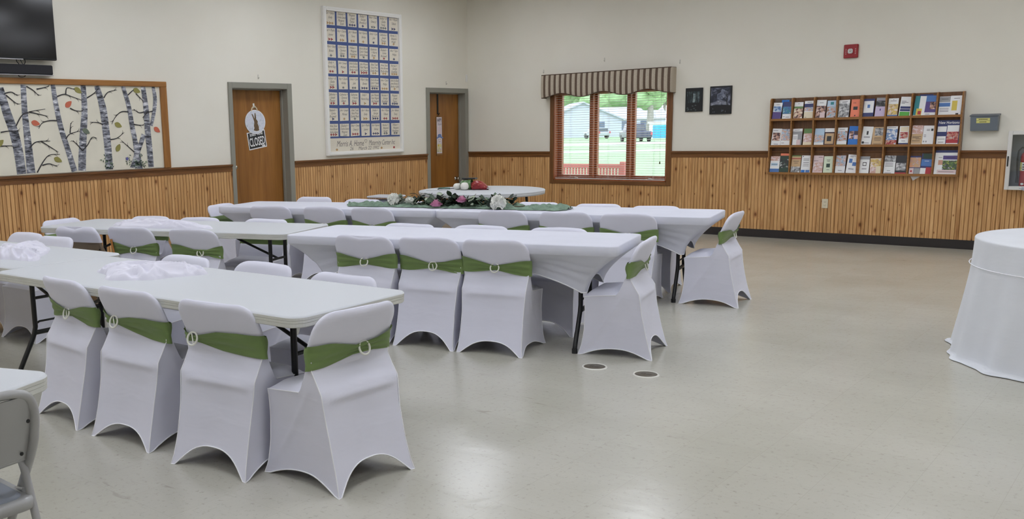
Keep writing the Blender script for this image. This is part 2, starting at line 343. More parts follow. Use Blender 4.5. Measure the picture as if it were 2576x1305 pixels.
# doors
def door(name, op, out, knob, kz=1.06):
    y0, y1 = op; o0, o1 = out; zt = 2.092
    e = tag(empty(name, (0, (y0 + y1) / 2, 0)), kind='structure'); yc = (y0 + y1) / 2
    mb = MB()
    for a, b in ((o0 - yc, y0 - yc), (y1 - yc, o1 - yc)): mb.box((0, a, 0), (0.022, b, zt), GREYP, 0.003)
    mb.box((0, y0 - yc, DH), (0.022, y1 - yc, zt), GREYP, 0.003)
    for a, b in ((y0 - yc, y0 - yc + 0.004), (y1 - yc - 0.004, y1 - yc)): mb.box((-0.2, a, 0), (0.02, b, DH), GREYP)
    mb.box((-0.2, y0 - yc, DH - 0.004), (0.02, y1 - yc, DH), GREYP)
    for a, b in ((y0 - yc, y0 - yc + 0.018), (y1 - yc - 0.018, y1 - yc)): mb.box((-0.115, a, 0), (-0.075, b, DH), GREYP, 0.004)
    mb.box((-0.115, y0 - yc, DH - 0.018), (-0.075, y1 - yc, DH), GREYP, 0.004)
    mb.build('door_frame', e)
    mb = MB(); mb.box((-0.165, y0 - yc + 0.006, 0.008), (-0.12, y1 - yc - 0.006, DH - 0.006), DOORW, 0.002); p = mb.build('door_panel', e)
    if knob is not None:
        mb = MB(); mb.M = Matrix.Translation((-0.12, knob - yc, kz)) @ Matrix.Rotation(R(90), 4, 'Y')
        mb.lathe([(0.001, 0), (0.032, 0.0), (0.032, 0.006), (0.012, 0.01), (0.011, 0.035), (0.024, 0.045), (0.028, 0.058), (0.02, 0.07), (0.001, 0.073)], CHROME, 20); mb.build('door_knob', p)
    return e
door('door_1', D1, D1o, D1[0] + 0.065)
door('door_2', D2, D2o, D2[0] + 0.80, 0.68)

# window_1: oak casing, jambs, three casement sashes, glass, crank handles
wroot = tag(empty('window_1', (2.5, 0, 0)), kind='structure')
mb = MB(); mb.M = Matrix.Translation((-2.5, 0, 0))
mb.box((WF[0], -0.028, WF[2]), (WX0, 0, 2.05), OAKZ, 0.005); mb.box((WX1, -0.028, WF[2]), (WF[1], 0, 2.05), OAKZ, 0.005)
mb.box((WX0, -0.028, WF[2]), (WX1, 0, WZ0), OAKX, 0.005); mb.box((WX0, -0.028, WZ1), (WX1, 0, 2.05), OAKX, 0.005)
mb.build('casing', wroot)
mb = MB(); mb.M = Matrix.Translation((-2.5, 0, 0))
mb.box((WX0, -0.02, WZ0), (WX0 + 0.012, 0.2, WZ1), SASHW); mb.box((WX1 - 0.012, -0.02, WZ0), (WX1, 0.2, WZ1), SASHW); mb.box((WX0, -0.02, WZ0), (WX1, 0.2, WZ0 + 0.012), SASHW); mb.box((WX0, -0.02, WZ1 - 0.012), (WX1, 0.2, WZ1), SASHW)
mb.build('jamb', wroot)
sw = (WX1 - WX0) / 3
for i in range(3):
    a = WX0 + 0.012 + i * (WX1 - WX0 - 0.024) / 3; b = a + (WX1 - WX0 - 0.024) / 3; f = 0.062
    mb = MB(); mb.M = Matrix.Translation((-2.5, 0, 0))
    mb.box((a, 0.09, WZ0 + 0.012), (a + f, 0.15, WZ1 - 0.012), SASHW, 0.006); mb.box((b - f, 0.09, WZ0 + 0.012), (b, 0.15, WZ1 - 0.012), SASHW, 0.006)
    mb.box((a + f, 0.09, WZ0 + 0.012), (b - f, 0.15, WZ0 + 0.07), SASHW, 0.006); mb.box((a + f, 0.09, WZ1 - 0.07), (b - f, 0.15, WZ1 - 0.012), SASHW, 0.006)
    so = mb.build('casement', wroot)
    mb = MB(); mb.M = Matrix.Translation((-2.5, 0, 0)); mb.box((a + f - 0.005, 0.117, WZ0 + 0.065), (b - f + 0.005, 0.123, WZ1 - 0.065), GLASS); mb.build('pane', so)
    if i != 1:
        mb = MB(); x = (a + b) / 2 - 2.5
        mb.box((x - 0.04, 0.06, WZ0 + 0.012), (x + 0.03, 0.09, WZ0 + 0.03), CHROME, 0.005); mb.tube([(x, 0.06, WZ0 + 0.03), (x + 0.01, 0.045, WZ0 + 0.04), (x + 0.06, 0.04, WZ0 + 0.03), (x + 0.08, 0.04, WZ0 + 0.025)], 0.006, CHROME); mb.build('crank', so)
for i in (1, 2):
    x = WX0 + 0.012 + i * (WX1 - WX0 - 0.024) / 3 - 2.5
    mb = MB(); mb.box((x - 0.03, 0.02, WZ0 + 0.012), (x + 0.03, 0.09, WZ1 - 0.012), SASHW, 0.006); mb.build('mullion', wroot)

# mini blind (hangs inside the casing) and valance over it
bl = empty('window_blind', (2.5, 0, 0), label='thin white horizontal mini blind hanging inside the wooden window', cat='blind')
SLAT = mat('blind_slat_white', rgb(206, 200, 196), 0.4)
mb = MB(); mb.box((-0.875, -0.018, WZ1 - 0.04), (0.875, 0.012, WZ1 - 0.014), SLAT, 0.003); mb.build('headrail', bl)
mb = MB(); z = WZ0 + 0.05
while z < WZ1 - 0.045:
    pr = [(-0.0125, 0.0008), (-0.005, 0.0018), (0.003, 0.0010), (0.0125, -0.0028)]
    vs = [(x, -0.003 + y, z + q) for x in (-0.873, 0.873) for y, q in pr] + [(x, -0.003 + y, z + q - 0.0006) for x in (-0.873, 0.873) for y, q in pr]
    mb.add(vs, [(0, 1, 5, 4), (1, 2, 6, 5), (2, 3, 7, 6), (8, 12, 13, 9), (9, 13, 14, 10), (10, 14, 15, 11), (0, 4, 12, 8), (3, 11, 15, 7)], SLAT)
    z += 0.0331
mb.build('slats', bl)
mb = MB(); mb.box((-0.873, -0.014, WZ0 + 0.016), (0.873, 0.010, WZ0 + 0.03), SLAT, 0.003); mb.build('bottom_rail', bl)
for x in (-0.62, 0.0, 0.70):
    for y in (-0.017, 0.012): mb = MB(); mb.tube([(x, y, WZ0 + 0.03), (x, y, WZ1 - 0.04)], 0.0012, SLAT, 5); mb.build('ladder_cord', bl)
mb = MB(); mb.tube([(0.80, -0.022, WZ1 - 0.04), (0.80, -0.024, 0.965)], 0.0015, SLAT, 5); mb.build('pull_cord', bl)
mb = MB(); mb.M = Matrix.Translation((0.80, -0.024, 0.93)); mb.lathe([(0.004, 0.035), (0.006, 0.03), (0.011, 0.0), (0.002, -0.002)], mat('brown_tassel', rgb(92, 70, 48), 0.5), 10); mb.build('cord_tassel', bl)

va = empty('window_valance', (2.475, 0, 0), label='padded valance in brown and beige stripes with a scalloped lower edge above the window', cat='valance')
vx0, vx1, vd = -1.012, 1.012, 0.15
def vbot(x):
    t = (x - vx0) / (vx1 - vx0); return 1.925 + 0.030 * math.cos(2 * math.pi * t * 3.0 + math.pi * 1.0) * (1 if 0.08 < t < 0.92 else 0.9) - 0.012
mb = MB(); N = 72
path = [(vx0, -0.0)] + [(vx0, -vd * 0.5), (vx0 + 0.004, -vd + 0.012), (vx0 + 0.015, -vd)] + [(vx0 + 0.03 + (vx1 - vx0 - 0.06) * i / N, -vd) for i in range(N + 1)] + [(vx1 - 0.015, -vd), (vx1 - 0.004, -vd + 0.012), (vx1, -vd * 0.5), (vx1, 0.0)]
def vring(off, lift):
    out = []
    for x, y in path:
        out.append((x, y, 0))
    return out
levels = [0.0, 0.06, 0.18, 0.4, 0.7, 0.92, 1.0]
rings = []
for t in levels:
    b = 0.012 * (1 - (2 * t - 1) ** 4)
    rr = []
    for x, y in path:
        zb = vbot(x); z = zb + (2.215 - zb) * t; f = 1 + b / vd
        rr.append((x + (0.006 if x > 0 else -0.006) * (1 if abs(x) > 1.0 else 0), y * f if y < -0.1 else y, z))
    rings.append(rr)
mb.loft(rings, STRIPE, True, caps=False, closed=False); mb.build('front_panel', va)
mb = MB(); mb.box((vx0 + 0.004, -vd + 0.004, 2.195), (vx1 - 0.004, -0.001, 2.212), OAKX, 0.002); mb.build('top_board', va)
PIPB = mat('brown_piping', rgb(86, 68, 54), 0.7)
mb = MB(); mb.tube([(x, y - (0.003 if y < -0.1 else 0), vbot(x)) for x, y in path], 0.006, PIPB, 6); mb.tube([(x, y - (0.003 if y < -0.1 else 0), 2.215) for x, y in path], 0.006, PIPB, 6); mb.build('piping', va)

# ------------------------------------------------------------------ things on the right wall
def canvas(name, x0, x1, z0, z1, label, fn, rz=0.0):
    e = empty(name, ((x0 + x1) / 2, 0, (z0 + z1) / 2), label=label, cat='painting')
    w, h = (x1 - x0) / 2, (z1 - z0) / 2
    mb = MB(); mb.box((-w, -0.022, -h), (w, -0.001, h), mat('black_canvas', rgb(20, 22, 24), 0.5), 0.002); fn(mb, w, h)
    o = mb.build('canvas', e); return e
def pic_a(mb, w, h):
    sky = m_photo('forest_glow', [rgb(22, 28, 30), rgb(54, 66, 70), rgb(112, 126, 130)], 16.0); blk = MATS['black_canvas']
    mb.prism([(-w * .8, -h * .25), (w * .8, -h * .25), (w * .85, h * .7), (-w * .8, h * .7)], -0.0225, -0.022, sky, 'y')
    mb.prism([(-w * .2, -h * .2), (w * .15, -h * .2), (w * .22, h * .5), (-w * .1, h * .55)], -0.0231, -0.0225, m_photo('forest_mist', [rgb(70, 84, 88), rgb(130, 144, 146), rgb(160, 172, 172)], 22.0), 'y')
    for x, t, l in ((-.7, .07, .06), (-.45, .06, -.02), (-.22, .06, .12), (.42, .06, -.1), (.72, .09, .05), (.2, .03, .0)):
        mb.prism([(w * (x - t), -h * .35), (w * (x + t), -h * .35), (w * (x + t * .6 + l), h * .8), (w * (x - t * .6 + l), h * .8)], -0.0237, -0.0231, blk, 'y')
    for i in range(9):
        cx, cz = random.uniform(-.8, .8) * w, random.uniform(-.9, -.45) * h
        mb.prism([(cx - .012, cz - .004), (cx + .014, cz - .006), (cx + .006, cz + .008), (cx - .008, cz + .007)], -0.0225, -0.022, mat('painted_rock', rgb(74, 82, 84), 0.6), 'y')
def pic_b(mb, w, h):
    blk = MATS['black_canvas']
    mb.prism([(-w * .9, -h * .35), (w * .9, -h * .35), (w * .9, h * .88), (-w * .9, h * .88)], -0.0225, -0.022, m_photo('night_sky', [rgb(20, 22, 30), rgb(54, 58, 74), rgb(128, 134, 152)], 13.0), 'y')
    mb.prism([(-w * .35, h * .1), (-w * .05, h * .0), (w * .25, h * .12), (w * .5, h * .3), (w * .3, h * .5), (w * .42, h * .72), (w * .1, h * .82), (w * .0, h * .55), (-w * .3, h * .45)], -0.0231, -0.0225, m_photo('moon_cloud', [rgb(60, 66, 82), rgb(112, 118, 136), rgb(150, 156, 172)], 18.0), 'y')
    mb.prism([(-w * .9, -h * .38), (-w * .3, -h * .30), (w * .3, -h * .32), (w * .9, -h * .38), (w * .9, -h * .28), (w * .3, -h * .05), (-w * .2, -h * .02), (-w * .9, -h * .2)], -0.0229, -0.0225, m_photo('painted_snow', [rgb(60, 64, 78), rgb(170, 174, 188)], 20.0), 'y')
    for pts, t in (([(.62, -.4), (.6, -.1), (.62, .2), (.55, .45)], .05), ([(.6, -.05), (.3, .1), (.1, .28)], .025), ([(.6, -.1), (.2, -.08), (-.1, -.12)], .025), ([(.62, .15), (.85, .45)], .02), ([(.6, .2), (.35, .45), (.3, .6)], .02), ([(-.3, .75), (.2, .8), (.7, .62)], .03), ([(-.8, .5), (-.4, .62), (-.1, .7)], .03)):
        for (a, b), (c, d) in zip(pts[:-1], pts[1:]):
            mb.tube([(w * a, -0.0235, h * b), (w * c, -0.0235, h * d)], w * t * .7, blk, 5)
    for i in range(7):
        x = w * random.uniform(-.75, .75); z = h * random.uniform(-.85, -.55); q = random.uniform(.03, .1) * h
        mb.prism([(x - .004, z - q), (x + .004, z - q), (x + .001, z + q)], -0.0225, -0.022, mat('painted_reflection', rgb(104, 108, 122), 0.6), 'y')
canvas('canvas_picture', 3.640, 3.874, 1.622, 1.931, 'smaller black and white canvas of a dark forest, left of the pair by the window', pic_a)
canvas('canvas_picture', 3.974, 4.262, 1.580, 1.939, 'larger black and white canvas of a moonlit tree by water, right of the pair', pic_b)

al = empty('fire_alarm', (5.668, 0, 2.267), label='red square fire alarm strobe high on the wall above the brochure racks', cat='alarm')
RED = mat('alarm_red', rgb(150, 26, 34), 0.35)
mb = MB(); mb.box((-0.078, -0.035, -0.078), (0.078, -0.001, 0.078), RED, 0.006)
for sx in (-1, 1):
    for k in range(4): mb.box((sx * 0.052 - 0.004, -0.0365, -0.03 + k * 0.018 - 0.003), (sx * 0.052 + 0.004, -0.035, -0.03 + k * 0.018 + 0.003), mat('white_marking', rgb(220, 214, 210), 0.5))
mb.build('housing', al)
mb = MB(); mb.box((-0.03, -0.058, -0.028), (0.026, -0.035, 0.028), mat('clear_strobe_lens', rgb(206, 206, 208), 0.1, spec=0.9, coat=1.0), 0.012); mb.ell((0.0, -0.058, 0.004), (0.012, 0.006, 0.012), CHROME); mb.build('strobe_lens', al)

sen = empty('motion_sensor', (0.012, -0.006, 2.255), rotz=R(-35), label='small white motion sensor in the corner above the door', cat='sensor')
mb = MB(); mb.box((-0.028, -0.05, -0.06), (0.028, -0.014, 0.06), mat('white_sensor_plastic', rgb(224, 222, 218), 0.4), 0.01); mb.build('housing', sen)
mb = MB(); mb.box((-0.018, -0.054, -0.045), (0.018, -0.049, -0.0), mat('sensor_lens', rgb(196, 196, 196), 0.25), 0.004); mb.build('lens', sen)

ob = empty('electrical_outlet', (5.47, -0.013, 0.462), label='ivory electrical outlet on the pine wainscot', cat='outlet')
IV = mat('ivory_plastic', rgb(220, 210, 184), 0.4)
mb = MB(); mb.box((-0.035, -0.008, -0.057), (0.035, 0, 0.057), IV, 0.003); mb.build('cover_plate', ob)
for zz in (-0.02, 0.02):
    mb = MB(); mb.box((-0.017, -0.011, zz - 0.014), (0.017, -0.007, zz + 0.014), IV, 0.004)
    for sx in (-0.007, 0.007): mb.box((sx - 0.0012, -0.0115, zz - 0.003), (sx + 0.0012, -0.011, zz + 0.006), INK)
    mb.box((-0.002, -0.0115, zz - 0.01), (0.002, -0.011, zz - 0.006), INK); mb.build('socket', ob)

gb = empty('drop_box', (7.083, 0, 1.407), label='grey metal drop box with a yellow label, on the wall right of the racks', cat='box')
GBX = mat('grey_box_enamel', rgb(108, 116, 126), 0.4)
mb = MB(); mb.prism([(-0.002, -0.092), (-0.075, -0.088), (-0.11, 0.06), (-0.11, 0.078), (-0.002, 0.09)], -0.128, 0.128, GBX, 'x'); mb.build('body', gb)
mb = MB(); mb.prism([(-0.0, 0.078), (-0.118, 0.066), (-0.121, 0.076), (-0.0, 0.094)], -0.136, 0.136, mat('grey_lid', rgb(92, 99, 108), 0.4), 'x'); mb.build('lid', gb)
def gby(z): return -0.075 - 0.035 * (z + 0.088) / 0.148
mb = MB(); YL = mat('yellow_label', rgb(222, 216, 132), 0.5)
for a, b in ((0.022, 0.047), (-0.006, 0.019)):
    mb.add([(-0.072, gby(a) - 0.001, a), (0.055, gby(a) - 0.001, a), (0.055, gby(b) - 0.001, b), (-0.072, gby(b) - 0.001, b)], [(0, 1, 2, 3)], YL)
    zc = (a + b) / 2
    for i in range(9 if a > 0 else 7):
        x = -0.05 + i * 0.0095 + (0 if a > 0 else 0.008)
        mb.add([(x, gby(zc - .004) - 0.0018, zc - .004), (x + 0.0072, gby(zc - .004) - 0.0018, zc - .004), (x + 0.0072, gby(zc + .004) - 0.0018, zc + .004), (x, gby(zc + .004) - 0.0018, zc + .004)], [(0, 1, 2, 3)], INK)
mb.build('label', gb)

# fire extinguisher cabinet
fc = empty('extinguisher_cabinet', (7.49, 0, 0.686), label='white framed wall cabinet with a clear door around the fire extinguisher', cat='cabinet')
CW = mat('white_cabinet_enamel', rgb(218, 216, 212), 0.4)
w, h, d = 0.165, 0.626, 0.15
mb = MB(); mb.box((-w, -d + 0.02, 0), (-w + 0.012, -0.001, h), CW); mb.box((w - 0.012, -d + 0.02, 0), (w, -0.001, h), CW); mb.box((-w, -d + 0.02, 0), (w, -0.001, 0.012), CW); mb.box((-w, -d + 0.02, h - 0.012), (w, -0.001, h), CW); mb.box((-w, -0.016, 0), (w, -0.0145, h), mat('cabinet_interior_grey', rgb(120, 120, 124), 0.5))
mb.build('case', fc)
mb = MB(); f = 0.04; mb.box((-w, -d, 0), (-w + f, -d + 0.02, h), CW, 0.004); mb.box((w - f, -d, 0), (w, -d + 0.02, h), CW, 0.004); mb.box((-w + f, -d, 0), (w - f, -d + 0.02, f), CW, 0.004); mb.box((-w + f, -d, h - f), (w - f, -d + 0.02, h), CW, 0.004); dr = mb.build('cabinet_door', fc)
mb = MB(); mb.box((-w + f - 0.004, -d + 0.008, f - 0.004), (w - f + 0.004, -d + 0.012, h - f + 0.004), GLASS); mb.build('pane', dr)
mb = MB(); mb.box((-w + 0.010, -d - 0.012, 0.25), (-w + 0.022, -d, 0.36), DARK, 0.003); mb.build('handle', dr)
ex = empty('fire_extinguisher', (7.50, -0.075, 0.70), label='red fire extinguisher with black hose inside the white wall cabinet', cat='fire extinguisher')
EXR = mat('extinguisher_red', rgb(160, 20, 30), 0.25, coat=0.5)
mb = MB(); mb.lathe([(0.001, 0), (0.05, 0.0), (0.055, 0.008), (0.055, 0.33), (0.05, 0.365), (0.03, 0.39), (0.018, 0.40), (0.018, 0.415), (0.001, 0.415)], EXR, 28)
mb.box((-0.056, -0.056, 0.22), (0.056, 0, 0.222), EXR); mb.build('cylinder', ex)
mb = MB()
mb.loft([[(0.0557 * math.cos(a), 0.0557 * math.sin(a), z) for a in [R(180 + 12 + 156 * i / 16) for i in range(17)]] for z in (0.19, 0.28)], PAPER, True, caps=False, closed=False)
mb.loft([[(0.0559 * math.cos(a), 0.0559 * math.sin(a), z) for a in [R(180 + 12 + 40 * i / 6) for i in range(7)]] for z in (0.19, 0.28)], YL, True, caps=False, closed=False)
for zz in (0.20, 0.225, 0.25): mb.loft([[(0.0562 * math.cos(a), 0.0562 * math.sin(a), z) for a in [R(180 + 60 + 70 * i / 6) for i in range(7)]] for z in (zz, zz + 0.012)], INK, True, caps=False, closed=False)
mb.loft([[(0.0559 * math.cos(a), 0.0559 * math.sin(a), 0.05 + 0.012 * q * math.sin(math.pi * i / 6)) for i, a in [(i, R(180 + 50 + 40 * i / 6)) for i in range(7)]] for q in (-1, 1)], PAPER, True, caps=False, closed=False)
mb.build('label', ex)
mb = MB(); mb.box((-0.016, -0.016, 0.41), (0.016, 0.016, 0.445), MATB, 0.004); mb.box((-0.012, -0.075, 0.445), (0.012, 0.02, 0.455), MATB, 0.003); mb.box((-0.012, -0.07, 0.47), (0.012, 0.02, 0.478), MATB, 0.003); mb.build('valve', ex)
mb = MB(); mb.tube([(-0.014, 0, 0.428), (-0.05, -0.01, 0.435), (-0.075, -0.015, 0.40), (-0.082, -0.02, 0.32), (-0.078, -0.02, 0.2), (-0.072, -0.02, 0.12)], 0.009, DARK, 8); mb.cyl((-0.072, -0.02), 0.014, 0.06, 0.13, DARK, 12, 0.01); mb.build('hose', ex)

# wall hooks
def hook(name, loc, rz, label):
    e = empty(name, loc, rotz=rz, label=label, cat='hook')
    mb = MB(); mb.box((-0.009, -0.004, -0.028), (0.009, -0.0005, 0.028), mat('clear_hook_plastic', rgb(206, 202, 192), 0.25), 0.003); mb.tube([(0, -0.004, -0.006), (0, -0.014, -0.02), (0, -0.02, -0.012), (0, -0.021, -0.004)], 0.0035, MATS['clear_hook_plastic'], 6); mb.build('hook_body', e)
hook('wall_hook', (2.418, 0, 2.385), 0, 'small adhesive wall hook above the middle of the striped valance')
hook('wall_hook', (1.414, 0, 2.278), 0, 'small adhesive wall hook above the left end of the striped valance')
hook('wall_hook', (3.541, 0, 2.285), 0, 'small adhesive wall hook above the right end of the striped valance')
hook('wall_hook', (0, -4.33, 2.165), R(90), 'small adhesive wall hook above the door with the bunny plaque')
hook('wall_hook', (0, -0.556, 2.17), R(90), 'small adhesive wall hook above the corner door')

# ------------------------------------------------------------------ brochure racks
RX = [4.798, 5.054, 5.312, 5.571, 5.840, 6.104, 6.369, 6.621, 6.869]; RD = 0.11
ZB, Z1, Z2, ZT = 0.835, 1.170, 1.493, 1.752
def rack(i0, i1, label):
    x0, x1 = RX[i0] + (0.0005 if i0 else -0.008), RX[i1] - (0.0005 if i1 == 4 else -0.008)
    e = empty('brochure_rack', ((x0 + x1) / 2, 0, ZB - 0.02), label=label, cat='rack', group='oak brochure racks'); mb = MB(); T = Matrix.Translation((-(x0 + x1) / 2, 0, -(ZB - 0.02)))
    mb.M = T; mb.box((x0, -0.026, ZB - 0.02), (x1, -0.014, ZT - 0.004), RACKB); mb.build('back_panel', e)
    for k in range(i0, i1 + 1):
        t = 0.008; mb = MB(); mb.M = T
        a = x0 if k == i0 else (x1 - 2 * t if k == i1 else RX[k] - t)
        mb.prism([(-0.014, ZB - 0.021), (-RD - 0.003, ZB - 0.021), (-RD - 0.003, ZT - 0.03), (-RD + 0.01, ZT - 0.008), (-RD + 0.03, ZT), (-0.014, ZT)], a, a + 2 * t, RACKW, 'x'); mb.build('divider', e)
    for z in (ZB, Z1, Z2):
        mb = MB(); mb.M = T; mb.box((x0 + 0.001, -RD + 0.003, z - 0.016), (x1 - 0.001, -0.014, z), RACKW, 0.002); mb.box((x0 + 0.001, -RD, z - 0.02), (x1 - 0.001, -RD + 0.008, z + 0.008), RACKW, 0.002); mb.build('shelf', e)
    mb = MB(); mb.M = T; mb.box((x0 + 0.001, -0.03, ZT - 0.05), (x1 - 0.001, -0.014, ZT - 0.002), RACKB, 0.002); mb.build('top_rail', e)
rack(0, 4, 'left oak brochure rack of twelve pockets, nearer the window, joined to its twin')
rack(4, 8, 'right oak brochure rack of twelve pockets, nearer the grey drop box')

PC = {'w': (232, 232, 232), 'k': (38, 36, 40), 'n': (44, 52, 104), 'b': (74, 116, 178), 'B': (30, 112, 196), 'l': (176, 200, 220), 't': (38, 128, 136), 'g': (96, 130, 72), 'G': (84, 168, 64), 'd': (34, 60, 46), 'o': (234, 128, 94), 'r': (170, 42, 52), 'p': (200, 184, 214), 'v': (84, 66, 128),
      'c': (226, 214, 186), 'T': (196, 164, 124), 'y': (214, 190, 80), 'm': (150, 150, 152), 'e': (212, 222, 196), 's': (196, 150, 128), 'P': (218, 196, 196), 'q': (66, 40, 48)}
def pm(ch): return mat('print_' + {'w': 'white', 'k': 'black', 'n': 'navy', 'b': 'blue', 'B': 'bright_blue', 'l': 'pale_blue', 't': 'teal', 'g': 'green', 'G': 'grass', 'd': 'dark_green', 'o': 'orange', 'r': 'red', 'p': 'lilac', 'v': 'violet', 'c': 'cream', 'T': 'tan', 'y': 'yellow', 'm': 'grey', 'e': 'pale_green', 's': 'skin', 'P': 'pink', 'q': 'maroon'}[ch], rgb(*PC[ch]), 0.4)
PH = {'1': ('mountain', 'nblw'), '2': ('surgery', 'nbtl'), '3': ('food', 'kqscw'), '4': ('people_dark', 'kqsw'), '5': ('children', 'tlsk'), '6': ('bw_ward', 'kmw'), '7': ('family', 'gsyPw'), '8': ('meeting', 'klsw'), '9': ('hands', 'PsPw'), '0': ('city', 'lsTo'), 'A': ('leaf', 'kkm'), 'C': ('fire', 'qrsl'), 'D': ('horses', 'qkdw'), 'E': ('disc', 'qTqk'), 'F': ('garden', 'ygkw'), 'H': ('water', 'lwbl')}
def ph(ch): n, c = PH[ch]; return m_photo('picture_' + n, [rgb(*PC[q]) for q in c], 34.0)
def shade(ch): return ph(ch) if ch in PH and ch not in PC else pm(ch)
